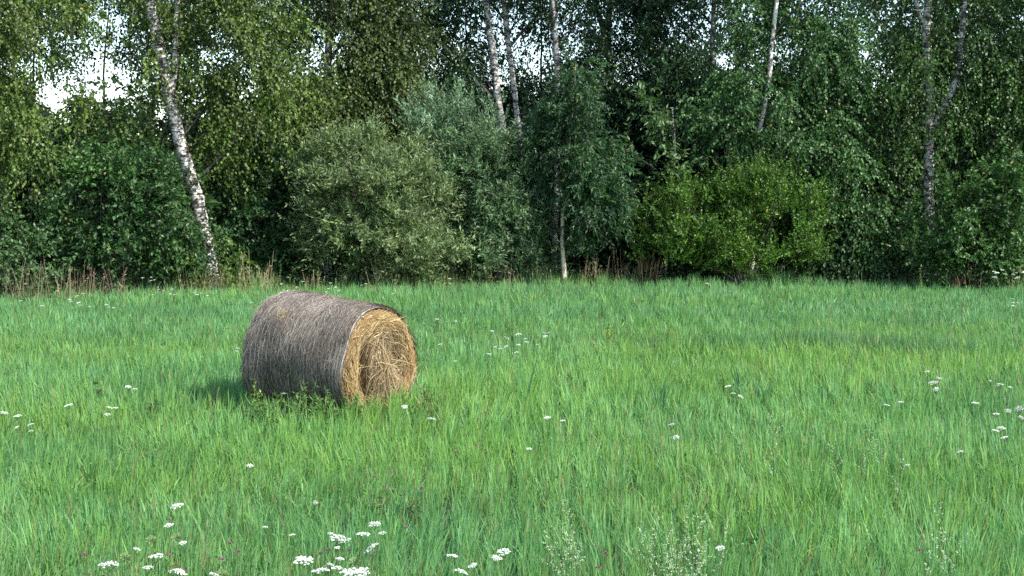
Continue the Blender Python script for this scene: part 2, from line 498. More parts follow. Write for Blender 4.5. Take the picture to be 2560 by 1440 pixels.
def foliage(acc, blobs, style, base, tint2=None, dens=1.0, free=False, shell=.6):
    """blobs: centre, radii. Returns clump centres"""
    st = STY[style]
    cents = []
    for c, r, k in blobs:
        c = np.asarray(c, float); r = np.asarray(r, float)
        area = math.pi * r[0] * r[2]
        n = max(3, int(st['dens'] * dens * k * area * (0.6 + .5 * r[1])))
        d = norm(rng.normal(0, 1, (n, 3)))
        rad = rng.random(n) ** (1 / 3 * (1 - shell) + .12)
        pt = c + d * rad[:, None] * r * rng.uniform(.82, 1.12, (n, 1))
        nl_ = int(max(3, 5 * area ** .8))
        ld_ = norm(rng.normal(0, 1, (nl_, 3)) + (0, -.25, 0))
        lc = c + ld_ * r * rng.uniform(.6, 1.02, (nl_, 1))
        j = rng.integers(0, nl_, n)
        inl = rng.random(n) < .62
        pt = np.where(inl[:, None], lc[j] + rng.normal(0, .13, (n, 3)) * (.6 + r * .5), pt)
        pt = pt[pt[:, 2] > .12]
        cents.append(np.concatenate([pt, np.tile(c, (len(pt), 1))], 1))
    C = np.concatenate(cents)
    if not free:
        C = C[keep_strands(C[:, :3])]
    m = len(C)
    if m == 0:
        return np.zeros((0, 3))
    ctint = rng.normal(1, .22, m).clip(.45, 1.7) * (0.82 + .36 * fbm(C[:, 0] * 1.0 + C[:, 1], C[:, 2], .9, 91))
    cmix = np.clip(rng.normal(.35, .3, m) , 0, 1)
    ns = st['spc']
    idx = np.repeat(np.arange(m), ns)
    O = C[idx, :3] + rng.normal(0, 1, (m * ns, 3)) * st['cr'] * (.6, .6, .6)
    outd = norm(C[idx, :3] - C[idx, 3:] + 1e-6)
    rnd = norm(rng.normal(0, 1, O.shape))
    D = norm(outd * st['out'] * .6 + rnd * .75 + np.array((0, 0, st['up'])))
    SL = rng.uniform(*st['sl'], len(O))
    if not free:
        k = keep_strands(O + D * SL[:, None] * .4)
        O, D, SL, idx = O[k], D[k], SL[k], idx[k]
    nl = st['n']
    t = (np.arange(nl) + .6) / nl
    t = t[None, :] + rng.uniform(-.03, .03, (len(O), nl))
    pos = O[:, None] + D[:, None] * (SL[:, None] * t)[..., None]
    pos[..., 2] -= st['droop'] * SL[:, None] * t * t
    tang = D[:, None] + np.array((0, 0, -1.0)) * (2 * st['droop'] * t)[..., None]
    tang = norm(tang)
    side = norm(np.cross(tang, norm(rng.normal(0, 1, (len(O), 1, 3)))))
    sgn = np.where(np.arange(nl) % 2 == 0, 1, -1)[None, :, None]
    ld = norm(tang * .65 + side * sgn * .75 + rng.normal(0, .30, pos.shape) + np.array((0, 0, -st['hang'])))
    pos = pos.reshape(-1, 3); ld = ld.reshape(-1, 3)
    lid = np.repeat(idx, nl)
    k = rng.random(len(pos)) < .94
    if not free:
        k &= keep_leaves(pos)
    pos, ld, lid = pos[k], ld[k], lid[k]
    n = len(pos)
    nn = norm(rng.normal(0, .62, (n, 3)) + norm(C[lid, :3] - C[lid, 3:]) * .35 + np.array((0, -.10, .45)))
    LL = rng.uniform(*st['L'], n)
    V, Q = leaves(pos, ld, nn, LL, LL * st['W'] * rng.uniform(.75, 1.2, n))
    base = np.asarray(base)
    t2 = np.asarray(tint2 if tint2 is not None else base * (1.35, 1.2, .9))
    mixv = np.clip(cmix[lid] + rng.normal(0, .22, n), 0, 1)[:, None]
    c = (base * (1 - mixv) + t2 * mixv) * (ctint[lid] * rng.uniform(.78, 1.24, n))[:, None]
    yl = rng.random(n) < .006
    c[yl] = np.array((.30, .26, .06)) * rng.uniform(.6, 1.2, (yl.sum(), 1))
    acc.add(V, Q, c)
    # the twigs that carry the leaves
    k = rng.random(len(O)) < .6
    cv = np.zeros((k.sum(), 3)); cv[:, 2] = -st['droop'] * SL[k]
    V, Q = ribbons(O[k], D[k], norm(rng.normal(0, 1, (k.sum(), 3))), SL[k], np.full(k.sum(), .007), cv, 2, (1, .7, .3))
    acc.add(V, Q, np.tile(np.array((.045, .035, .025)), (len(Q), 1)))
    return C[:, :3]


def spline(pts, n):
    pts = np.asarray(pts, float)
    d = np.concatenate([[0], np.cumsum(np.linalg.norm(np.diff(pts, axis=0), axis=1))])
    t = np.linspace(0, d[-1], n)
    s = np.stack([np.interp(t, d, pts[:, k]) for k in range(3)], 1)
    for _ in range(3):
        s[1:-1] = s[:-2] * .25 + s[1:-1] * .5 + s[2:] * .25
    return s


def limbs(root, off, trunk, trad, cents, k, r0=.026):
    """curved limbs from the trunk out to some of the clumps"""
    if len(cents) == 0:
        return
    pick = cents[rng.choice(len(cents), min(k, len(cents)), replace=False)]
    for c in pick:
        hd = np.hypot(trunk[:, 0] - c[0], trunk[:, 1] - c[1])
        want = c[2] - hd * .75
        i = int(np.argmin(np.abs(trunk[:, 2] - want)))
        s = trunk[i]
        L_ = np.linalg.norm(c - s)
        mid = (s + c) / 2 + np.array((0, 0, .14 * L_)) + rng.normal(0, .05 * L_, 3)
        pts = spline([s, (s + mid) / 2 + rng.normal(0, .02 * L_, 3) + (0, 0, .03 * L_), mid, (mid + c) / 2 + rng.normal(0, .03 * L_, 3), c], 9)
        r = min(r0 * (.5 + L_ * .35), trad[i] * .6)
        a = Acc(); a.add(*tube(pts, np.linspace(r, .004, 9), 5))
        a.build("limb", B_DARK, root, off, smooth=True)


def px_blobs(lst, Y):
    out = []
    for q in lst:
        px, py, rx, ry = q[:4]
        dY = q[4] if len(q) > 4 else 0
        k = q[5] if len(q) > 5 else 1
        dep = q[6] if len(q) > 6 else .75
        y = Y + dY
        s = y / F
        out.append((P(px, py, y), (rx * s, max(.35, dep * rx * s), ry * s), k))
    return out


def tree(name, label, cat, Y, trunk, wpx, bark, blobs, style, base, tint2=None, group=None, extra=(), corridor=None, dens=1, nl=14, parts=(), tops=0, free=False, more=None):
    """trunk: photograph pixels from the foot up; wpx: stem width in pixels at foot and top"""
    Y = Y + yoff(trunk[-1][0])
    s = Y / F
    pts = [P(px, py, Y + (dy[0] if dy else 0)) for px, py, *dy in trunk]
    foot = pts[0].copy()
    gz = float(ground_z(np.array([foot[0]]), np.array([foot[1]]))[0])
    if foot[2] > gz:
        foot[2] = gz - .05
        pts = [foot] + pts
    else:
        pts[0][2] = gz - .05
    base_loc = np.array((pts[0][0], pts[0][1], gz))
    root = tag(empty(name, base_loc), label, cat, group)
    n = 26
    path = spline(pts, n)
    path[2:-1] += rng.normal(0, .006, (n - 3, 3))
    rad = np.linspace(wpx[0] * s / 2, wpx[1] * s / 2, n) * rng.uniform(.95, 1.06, n)
    rad[0] *= 1.35; rad[1] *= 1.15
    tb = Acc()
    tb.add(*tube(path, rad, 12))
    for ex, w0, w1 in extra:
        ep = spline([P(px, py, Y + (dy[0] if dy else 0)) for px, py, *dy in ex], 14)
        tb.add(*tube(ep, np.linspace(w0 * s / 2, w1 * s / 2, 14), 9))
        if corridor:
            TRUNKS.append(([(e[0], e[1]) for e in ex], w0 * .5, Y, corridor * .85))
    acc = Acc()
    bl = px_blobs(blobs, Y)
    if tops:
        # the crown goes on above the picture
        top = path[-1]
        for k in range(tops):
            c = top + np.array((rng.normal(0, .9), rng.normal(0, .6), rng.uniform(-.2, 3.2)))
            bl.append((c, (1.0, .9, 1.0), .38))
    cents = foliage(acc, bl, style, base, tint2, dens, free)
    for st2, bl2 in (more or ()):
        foliage(acc, px_blobs(bl2, Y), st2, base, tint2, 1, free)
    limbs(root, base_loc, path, rad, cents, nl)
    tb.build("trunk", bark, root, base_loc, smooth=True)
    cr_ = acc.build("crown", M_LEAF, root, base_loc)
    return root, path, cents


def shrub(name, label, cat, Y, footpx, blobs, style, base, tint2=None, group=None, more=None, nst=10, bark=None, dens=1, free=False):
    Y = Y + yoff(footpx)
    foot = P(footpx, 700, Y)
    gz = float(ground_z(np.array([foot[0]]), np.array([Y]))[0])
    b0 = np.array((foot[0], Y, gz))
    root = tag(empty(name, b0), label, cat, group)
    acc = Acc()
    cents = foliage(acc, px_blobs(blobs, Y), style, base, tint2, dens, free, shell=.75)
    if more:
        for st2, bl2, c2, c3 in more:
            foliage(acc, px_blobs(bl2, Y), st2, c2, c3, 1, free)
    for c in cents[rng.choice(len(cents), min(nst, len(cents)), replace=False)]:
        a0 = b0 + np.array((rng.normal(0, .18), rng.normal(0, .15), -.03))
        midp = a0 * .45 + c * .55 + np.array((0, 0, .12)) + rng.normal(0, .08, 3)
        midp[2] = max(midp[2], .3)
        pts = spline([a0, a0 * .7 + midp * .3 + (0, 0, .1), midp, c], 9)
        st_ = Acc(); st_.add(*tube(pts, np.linspace(.024, .005, 9), 5))
        st_.build("stem", bark or B_DARK, root, b0, smooth=True)
    acc.build("foliage", M_LEAF, root, b0)
    return root


G_OLV = (.062, .112, .020); G_OLV2 = (.125, .180, .034)
G_MID = (.042, .108, .028); G_MID2 = (.085, .165, .046)
G_DRK = (.019, .054, .019); G_DRK2 = (.036, .086, .030)
G_BLU = (.022, .062, .030); G_BLU2 = (.040, .095, .045)

# visible stretches of the pale stems, kept clear by the leaves in front of them
TRUNKS += [
    ([(515, 590), (490, 480), (455, 380), (425, 240), (400, 140), (388, 75)], 17, 28.0, .45),
    ([(500, 540), (455, 380), (440, 300)], 19, 28.0, .85),
    ([(1257, 320), (1245, 260), (1238, 180), (1225, 80), (1213, 0)], 9, 31.6, .72),
    ([(1310, 430), (1300, 370), (1295, 300), (1285, 220), (1272, 120), (1258, 0)], 8, 31.9, .68),
    ([(1396, 170), (1392, 100), (1387, 80), (1380, 0)], 8, 31.2, .85),
    ([(1392, 440), (1390, 400)], 8, 31.2, .8),
    ([(1780, 150), (1778, 120), (1785, 0)], 7, 32.2, .8),
    ([(1902, 315), (1912, 280), (1918, 250)], 11, 29.5, .95),
    ([(1925, 180), (1932, 90), (1942, 0)], 11, 29.5, .97),
    ([(2322, 520), (2322, 370)], 15, 29.5, .85),
    ([(2318, 130), (2310, 70)], 12, 29.5, .45),
    ([(2375, 240), (2400, 190), (2403, 100), (2412, 0)], 9, 29.5, .85),
    ([(2345, 290), (2330, 310)], 10, 29.5, .7),
    ([(1411, 712), (1409, 660), (1404, 605)], 10, 28.3, .97),
    ([(822, 190), (825, 130)], 8, 32, .6)]

grass_field()

# ---- the wood: front trees
tree("birch_tree", "leaning white birch with a thick pale trunk, behind and left of the hay bale", "tree", 28.0,
     [(535, 690), (515, 600), (490, 480), (455, 380), (425, 240), (402, 140), (386, 70), (376, 0), (350, -180)], (38, 24), B_WHITE,
     [(560, 90, 150, 150, .2), (395, 110, 45, 90, -.5, .8), (500, 300, 80, 100, .5), (620, 270, 100, 120, .3), (525, 645, 60, 45, -.6, .9), (300, 110, 120, 120, .3, .8), (250, 310, 100, 80, .4), (430, -90, 200, 100, .3, .6),
      (700, 120, 90, 150, .5), (350, 230, 60, 90, .5, .8), (560, 370, 60, 60, .6)],
     'birch', G_OLV, G_OLV2, "birches along the field edge", extra=[([(425, 240), (436, 190), (438, 150), (440, 60), (446, -40)], 18, 12)], corridor=.7, nl=16, tops=3)
tree("birch_tree", "drooping yellow-green birch crown at the left edge of the wood", "tree", 27.0,
     [(-110, 690), (-100, 400), (-80, 200), (-60, -50)], (34, 22), B_WHITE,
     [(30, 90, 120, 130, .1), (40, 290, 95, 110, 0), (60, 400, 62, 60, 0), (150, 40, 110, 70, .2, .8), (-60, 200, 100, 200, .2), (20, -80, 150, 80, .1, .6)],
     'birch', G_OLV, G_OLV2, "birches along the field edge", nl=20, tops=3)
tree("birch_tree", "brownish olive birch with thick hanging crown, above the round willow", "tree", 31.5,
     [(815, 690), (815, 300), (820, 150), (830, 0), (835, -120)], (26, 16), B_GREY,
     [(820, 110, 150, 160, 0), (780, 280, 150, 90, -.3), (900, 60, 120, 150, .2), (950, 200, 110, 110, 0), (860, 350, 120, 70, .2), (1010, 80, 90, 140, .4), (840, -90, 180, 80, 0, .6)],
     'birch', (.056, .092, .022), (.105, .145, .036), "birches along the field edge", nl=24, tops=4)
tree("birch_tree", "slim pale birch above the pale-leaved willow, the left one of a pair", "tree", 31.6,
     [(1265, 690), (1258, 330), (1245, 260), (1238, 180), (1225, 80), (1213, 0), (1196, -160)], (20, 16), B_WHITE,
     [(1120, 120, 100, 150, .4), (1170, 40, 90, 100, .5, .7), (1060, 250, 90, 90, .5), (1200, 200, 70, 90, .8, .7), (1130, 320, 90, 60, 1.0), (1240, -80, 120, 80, 0, .6)],
     'birch', G_DRK, G_MID, "birches along the field edge", nl=22, tops=3)
tree("birch_tree", "slim pale birch above the pale-leaved willow, the right one of a pair", "tree", 31.9,
     [(1325, 690), (1312, 450), (1300, 370), (1295, 300), (1285, 220), (1272, 120), (1258, 0), (1250, -160)], (17, 12), B_WHITE,
     [(1320, 60, 90, 110, .6, .7), (1340, 220, 70, 80, .8), (1330, 330, 60, 60, 1.0), (1330, -90, 110, 70, .3, .6)],
     'birch', G_DRK, G_DRK2, "birches along the field edge", nl=14, tops=3)
tree("birch_tree", "pale birch stem rising behind the bushy ash at the middle of the wood", "tree", 31.2,
     [(1386, 700), (1388, 600), (1392, 430), (1396, 300), (1392, 160), (1387, 80), (1380, 0), (1376, -160)], (15, 14), B_GREY,
     [(1420, 60, 90, 110, .7, .7), (1460, 160, 60, 70, .8, .8), (1400, -90, 120, 80, .3, .6), (1360, 380, 60, 100, .9)],
     'birch', G_DRK, G_DRK2, "birches along the field edge", nl=14, tops=3)
tree("alder_tree", "dark forked trunk against the sky, between the ash and the broad-leaved sapling", "tree", 34.5,
     [(1540, 690), (1532, 300), (1525, 180), (1516, 90), (1528, 0), (1535, -120)], (22, 14), B_DARK,
     [(1540, 60, 120, 130, -.3, .9), (1600, 220, 90, 100, .3), (1500, 240, 80, 90, .3), (1640, 60, 90, 130, 0), (1540, 340, 130, 80, .2), (1560, -90, 150, 70, 0, .6)],
     'birch', G_DRK, G_BLU, "trees in the second row", extra=[([(1516, 95), (1500, 50), (1490, 0), (1480, -90)], 16, 9)], nl=20, tops=3)
tree("birch_tree", "grey slender birch with a dark crown, just left of the thin bright stem", "tree", 32.2,
     [(1795, 690), (1790, 300), (1785, 200), (1778, 120), (1786, 0), (1790, -140)], (15, 11), B_GREY,
     [(1700, 110, 100, 150, 0), (1680, 260, 100, 90, 0), (1760, 330, 90, 90, 0), (1740, 10, 100, 90, .2, .8), (1640, 180, 60, 80, 0), (1760, -90, 130, 70, 0, .6)],
     'birch', G_DRK, G_MID, "birches along the field edge", nl=20, tops=3)
tree("birch_tree", "birch with a thin bright white stem above the yellow-green bush", "tree", 29.5,
     [(1880, 690), (1888, 360), (1895, 330), (1908, 300), (1918, 250), (1925, 170), (1932, 90), (1942, 0), (1955, -160)], (12, 10), B_BRIGHT,
     [(1850, 90, 90, 130, .5), (2020, 60, 110, 130, .7), (2080, 130, 90, 120, 0), (1850, 300, 110, 120, 0), (1980, 300, 120, 120, 0), (2060, 400, 120, 110, 0),
      (2130, 520, 90, 90, -.2), (1960, 420, 110, 80, .2), (2120, 230, 50, 60, -.1, .8), (1970, -90, 170, 80, 0, .6), (2160, 610, 60, 50, -.2, .8)],
     'birch', G_MID, (.085, .175, .050), "birches along the field edge", nl=16, tops=2)
tree("birch_tree", "stout forked white birch at the right end of the wood", "tree", 29.5,
     [(2325, 700), (2322, 520), (2322, 400), (2326, 250), (2318, 150), (2312, 70), (2322, 0), (2330, -160)], (30, 17), B_WHITE,
     [(2250, 300, 80, 120, .3), (2325, 190, 45, 120, -.5, .8), (2430, 110, 110, 150, .3), (2500, 280, 120, 140, .1), (2420, 370, 100, 90, 0), (2250, 470, 80, 110, .2), (2250, 90, 60, 90, .5, .8), (2380, 480, 60, 70, .2, .8),
      (2560, 120, 80, 180, .1), (2330, -90, 200, 80, 0, .6), (2330, 180, 60, 120, .6, .8)],
     'birch', (.048, .106, .024), (.092, .165, .042), "birches along the field edge",
     extra=[([(2318, 78), (2300, 40), (2288, 0), (2276, -100)], 12, 8), ([(2332, 315), (2352, 280), (2378, 238), (2398, 190), (2403, 100), (2412, 0), (2418, -120)], 17, 12)], corridor=.7, nl=16, tops=2)
tree("birch_tree", "birch at the right edge whose trunk stays out of view", "tree", 29.0,
     [(2680, 700), (2670, 300), (2650, 0), (2640, -120)], (30, 18), B_WHITE,
     [(2590, 200, 90, 200, 0), (2600, 420, 90, 110, 0), (2620, -60, 120, 90, 0, .6), (2680, 300, 80, 200, 0, .6)],
     'birch', (.048, .106, .024), (.092, .165, .042), "birches along the field edge", nl=14, tops=2)
tree("ash_tree", "small dark feathery-leaved tree on a bare pale stem at the field edge", "tree", 28.3,
     [(1411, 712), (1409, 660), (1404, 605), (1410, 480), (1430, 300), (1440, 160)], (13, 1), B_TAN,
     [(1440, 180, 32, 60, 0, 1.4), (1438, 270, 62, 70, 0, 1.3), (1425, 370, 84, 75, 0, 1.3), (1460, 430, 84, 80, 0, 1.3), (1450, 490, 92, 55, 0, 1.3), (1485, 545, 66, 45, 0, 1.2), (1425, 550, 45, 40, .1, 1), (1350, 450, 55, 80, .3, .8)],
     'ash', (.026, .074, .026), (.052, .112, .042), dens=1.5, nl=14, free=False)
tree("ash_sapling", "broad-leaved sapling with a bright green top beside the feathery dark tree", "sapling", 29.3,
     [(1665, 690), (1672, 500), (1690, 380), (1680, 270)], (7, 3), B_GREY,
     [(1665, 265, 80, 30, 0), (1710, 330, 70, 55, .1, .7), (1620, 365, 55, 30, 0), (1650, 440, 75, 60, .1, .7)],
     'broad', (.060, .120, .040), (.10, .18, .06), nl=14)

# ---- shrubs along the front
FG = "shrubs along the field edge"
shrub("willow_shrub", "round grey-green willow bush behind the hay bale", "shrub", 27.9, 930,
      [(900, 440, 150, 110, 0), (930, 520, 185, 150, 0), (960, 620, 170, 85, -.15), (1040, 480, 90, 100, .1), (820, 620, 110, 70, 0), (880, 370, 90, 50, .2, .8)],
      'willow', (.105, .160, .064), (.200, .260, .115), FG, nst=14)
shrub("willow_shrub", "taller willow with pale bluish upright shoots, right of the round willow", "shrub", 28.7, 1200,
      [(1180, 430, 130, 110, 0), (1230, 540, 110, 150, 0), (1200, 640, 120, 60, 0), (1100, 370, 80, 70, .2), (1295, 500, 62, 130, -.1, 1.2), (1300, 620, 50, 70, -.1, 1.2), (1240, 400, 80, 70, .1), (1350, 655, 55, 45, .7)],
      'willow', (.085, .155, .070), (.155, .240, .120), FG,
      more=[('shoots', [(1130, 300, 90, 60, 0), (1220, 370, 90, 70, 0), (1290, 440, 50, 100, 0), (1300, 600, 40, 80, -.1, .8), (1210, 480, 60, 60, -.3, .6), (1050, 310, 60, 50, .1), (1320, 560, 30, 90, 0, .7)], (.100, .185, .095), (.21, .31, .20))], nst=14)
shrub("yellow_green_shrub", "bright yellow-green small-leaved bush right of the middle", "shrub", 28.6, 1850,
      [(1760, 570, 150, 125, 0), (1920, 580, 165, 120, 0), (1870, 492, 130, 55, .1), (1960, 500, 90, 60, .1), (1670, 575, 75, 75, .2), (1740, 460, 40, 45, .2, .5), (1940, 440, 35, 45, .2, .5), (1700, 640, 110, 50, 0)],
      'small', (.055, .132, .014), (.105, .195, .026), FG, nst=16)
shrub("alder_shrub", "broad dark green thicket left of the leaning birch", "shrub", 27.7, 300,
      [(250, 520, 130, 130, 0), (400, 540, 120, 130, 0), (515, 640, 75, 60, .15), (190, 430, 80, 70, .2), (330, 420, 110, 60, .3), (300, 630, 170, 60, -.1)],
      'alder', (.030, .080, .022), (.062, .134, .036), FG, nst=14)
shrub("alder_shrub", "dark green leafy thicket between the leaning birch and the round willow", "shrub", 29.2, 650,
      [(620, 430, 100, 110, 0), (610, 560, 110, 110, 0), (700, 500, 80, 120, 0), (710, 630, 110, 60, 0), (560, 640, 90, 50, -.2)],
      'alder', (.024, .068, .020), (.050, .112, .032), FG, nst=14)
shrub("bramble_shrub", "low bush in the far left corner at the foot of the wood", "shrub", 26.4, 30,
      [(20, 610, 70, 70, 0), (90, 650, 70, 40, 0), (-60, 560, 80, 90, 0)],
      'alder', (.042, .095, .032), (.085, .155, .055), FG, nst=9)
shrub("hazel_shrub", "light green leafy bush at the foot of the stout birch on the right", "shrub", 28.2, 2420,
      [(2400, 580, 110, 90, 0), (2500, 520, 100, 110, 0), (2350, 620, 70, 60, -.1), (2540, 620, 90, 60, 0), (2460, 640, 120, 45, -.1), (2440, 470, 80, 60, .2, .7)],
      'alder', (.042, .110, .026), (.085, .170, .042), FG, nst=14)
shrub("birch_sapling", "low dark birch scrub between the yellow-green bush and the stout birch", "shrub", 29.4, 2150,
      [(2090, 590, 90, 70, 0), (2200, 560, 80, 70, .2, .8), (2240, 640, 70, 50, .4, .7), (2080, 660, 70, 40, 0)],
      'birch', (.032, .080, .026), (.062, .125, .040), FG, nst=10)

# ---- second and third rows: dense low, thin high, the sky behind
SR = "trees in the second row"
rear = [  # px of the foot, Y, words
    (-90, 32, "dim bushy tree in the second row beyond the left edge birch"),
    (90, 33, "dim bushy tree in the second row under the big sky opening"),
    (270, 32.5, "dim bushy tree in the second row left of the leaning birch"),
    (450, 33.5, "dim bushy tree in the second row hidden behind the leaning birch"),
    (640, 32.8, "dim bushy tree in the second row right of the leaning birch"),
    (830, 33.8, "dim bushy tree in the second row behind the round willow"),
    (1010, 33.2, "dim bushy tree in the second row between the two willows"),
    (1180, 34.2, "dim bushy tree in the second row behind the pair of slim birches"),
    (1350, 33.5, "dim bushy tree in the second row left of the feathery dark tree"),
    (1500, 33.4, "dim bushy tree in the second row right of the feathery dark tree"),
    (1660, 34.0, "dim bushy tree in the second row behind the broad-leaved sapling"),
    (1840, 33.2, "dim bushy tree in the second row behind the yellow-green bush"),
    (2020, 33.6, "dim bushy tree in the second row right above the yellow-green bush"),
    (2200, 33.0, "dim bushy tree in the second row in the dark gap left of the stout birch"),
    (2390, 33.4, "dim bushy tree in the second row between the arms of the stout birch"),
    (2590, 33.0, "dim bushy tree in the second row at the right edge")]
for px, Y, words in rear:
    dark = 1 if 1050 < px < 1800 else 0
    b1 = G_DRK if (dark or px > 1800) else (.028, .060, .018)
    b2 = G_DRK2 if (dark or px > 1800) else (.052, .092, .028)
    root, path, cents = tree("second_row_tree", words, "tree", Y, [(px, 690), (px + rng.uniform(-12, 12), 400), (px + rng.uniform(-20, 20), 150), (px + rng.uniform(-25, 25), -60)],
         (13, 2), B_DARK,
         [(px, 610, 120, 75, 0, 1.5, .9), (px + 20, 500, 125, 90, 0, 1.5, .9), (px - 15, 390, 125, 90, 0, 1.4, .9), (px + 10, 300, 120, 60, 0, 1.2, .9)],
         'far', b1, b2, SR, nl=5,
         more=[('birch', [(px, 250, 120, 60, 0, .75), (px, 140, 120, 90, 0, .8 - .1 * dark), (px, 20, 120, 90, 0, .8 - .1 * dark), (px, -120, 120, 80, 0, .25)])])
for k, (px, Y) in enumerate([(0, 38), (330, 39), (720, 38.5), (1100, 39.5), (1480, 38), (1860, 39), (2220, 38.2), (2560, 39)]):
    side = ["the far left", "the leaning birch", "the olive birch", "the slim pair of birches", "the dark forked trunk", "the thin bright stem", "the dark gap on the right", "the far right"][k]
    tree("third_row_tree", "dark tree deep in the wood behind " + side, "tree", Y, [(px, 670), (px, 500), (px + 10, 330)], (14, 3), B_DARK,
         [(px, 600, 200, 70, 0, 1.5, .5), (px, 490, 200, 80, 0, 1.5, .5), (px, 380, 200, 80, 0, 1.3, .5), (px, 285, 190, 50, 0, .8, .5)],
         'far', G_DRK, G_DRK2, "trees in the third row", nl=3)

# undergrowth on the floor of the wood
acc = Acc()
n = 26000
x = rng.uniform(-14, 14, n); y = edge_y(x) + .2 + 5.5 * rng.random(n) ** 1.6
z = ground_z(x, y) + rng.random(n) ** 1.6 * (.25 + .45 * fbm(x, y, 1.2, 61))
V, Q = leaves(np.stack([x, y, z], 1), norm(rng.normal(0, 1, (n, 3)) + (0, 0, .2)), norm(rng.normal(0, .7, (n, 3)) + (0, -.2, .6)), rng.uniform(.05, .12, n), rng.uniform(.03, .06, n))
acc.add(V, Q, np.array((.035, .070, .022)) * rng.uniform(.5, 1.5, (n, 1)))
tag(acc.build("undergrowth", M_LEAF), kind="stuff", label="low tangled undergrowth on the floor of the wood", cat="undergrowth")


# ---------------------------------------------------------------- dry stalks along the edge of the wood
def stalk_clump(px0, px1, pytop, Y, n, col, label, pybot=705):
    Y = Y + yoff((px0 + px1) / 2)
    xs = P((px0 + px1) / 2, 700, Y)
    c0 = np.array((xs[0], Y, float(ground_z(np.array([xs[0]]), np.array([Y]))[0])))
    hw = (px1 - px0) / 2 * Y / F
    top = P(px0, pytop, Y)[2] - c0[2]
    x = rng.uniform(-hw, hw, n); y = rng.normal(0, .18, n)
    h = top * rng.uniform(.45, 1.0, n)
    T = norm(np.stack([rng.normal(.05, .12, n), rng.normal(0, .1, n), np.ones(n)], 1))
    cv = np.stack([rng.normal(0, .06, n), rng.normal(0, .04, n), np.zeros(n)], 1)
    V, Q = ribbons(np.stack([x, y, np.zeros(n)], 1), T, np.tile((0.2, -1, 0), (n, 1)), h, rng.uniform(.006, .012, n), cv, 3, (1, .9, .8, .5))
    a = Acc()
    cc = np.array(col) * rng.uniform(.5, 1.5, (n, 1))
    a.add(V, Q, np.repeat(cc, 3, axis=0))
    # seed heads and dry leaves on the stalks
    k = 5
    tt = rng.uniform(.5, 1.0, (n, k))
    pos = (np.stack([x, y, np.zeros(n)], 1)[:, None] + T[:, None] * (h[:, None] * tt)[..., None] + cv[:, None] * (tt ** 2)[..., None]).reshape(-1, 3)
    D = norm(rng.normal(0, .5, pos.shape) + (0, 0, .5))
    V, Q = leaves(pos, D, norm(rng.normal(0, 1, pos.shape)), rng.uniform(.03, .09, len(pos)), rng.uniform(.008, .02, len(pos)))
    a.add(V, Q, np.repeat(cc, k, axis=0) * rng.uniform(.7, 1.3, (len(pos), 1)))
    o = a.build("dry_stalk_clump", M_STRAW)
    o.location = c0
    tag(o, label, "dry grass", "dry stalks along the edge of the wood")


stalk_clump(20, 180, 645, 25.9, 50, (.18, .17, .09), "pale yellowish dry stalks under the far left bushes", 720)
stalk_clump(180, 310, 655, 26.4, 34, (.19, .14, .09), "faded brown dry stalks left of the leaning birch", 720)
stalk_clump(590, 690, 615, 27.2, 22, (.22, .18, .10), "tall tan dry stalks between the leaning birch and the hay bale")
stalk_clump(450, 570, 660, 27.0, 60, (.16, .15, .07), "short faded stalks at the foot of the leaning birch")
stalk_clump(760, 800, 670, 27.3, 16, (.26, .22, .12), "thin pair of straw stalks directly over the hay bale")
stalk_clump(930, 965, 610, 27.4, 14, (.24, .19, .11), "tall thin brown stalks in front of the round willow")
stalk_clump(1030, 1380, 655, 28.4, 110, (.17, .15, .08), "dull dry grass below the pale-leaved willow")
stalk_clump(1440, 1560, 625, 28.8, 44, (.24, .18, .10), "rust brown dry stalks right of the bare pale stem")
stalk_clump(1590, 1650, 610, 28.8, 34, (.26, .17, .09), "upright brown reeds left of the yellow-green bush")
stalk_clump(1560, 1600, 660, 28.8, 20, (.25, .22, .12), "bleached stalks between the rust brown ones and the reeds")
stalk_clump(2380, 2540, 650, 28.0, 80, (.20, .13, .07), "brown dry grass in front of the bushes at the right edge")

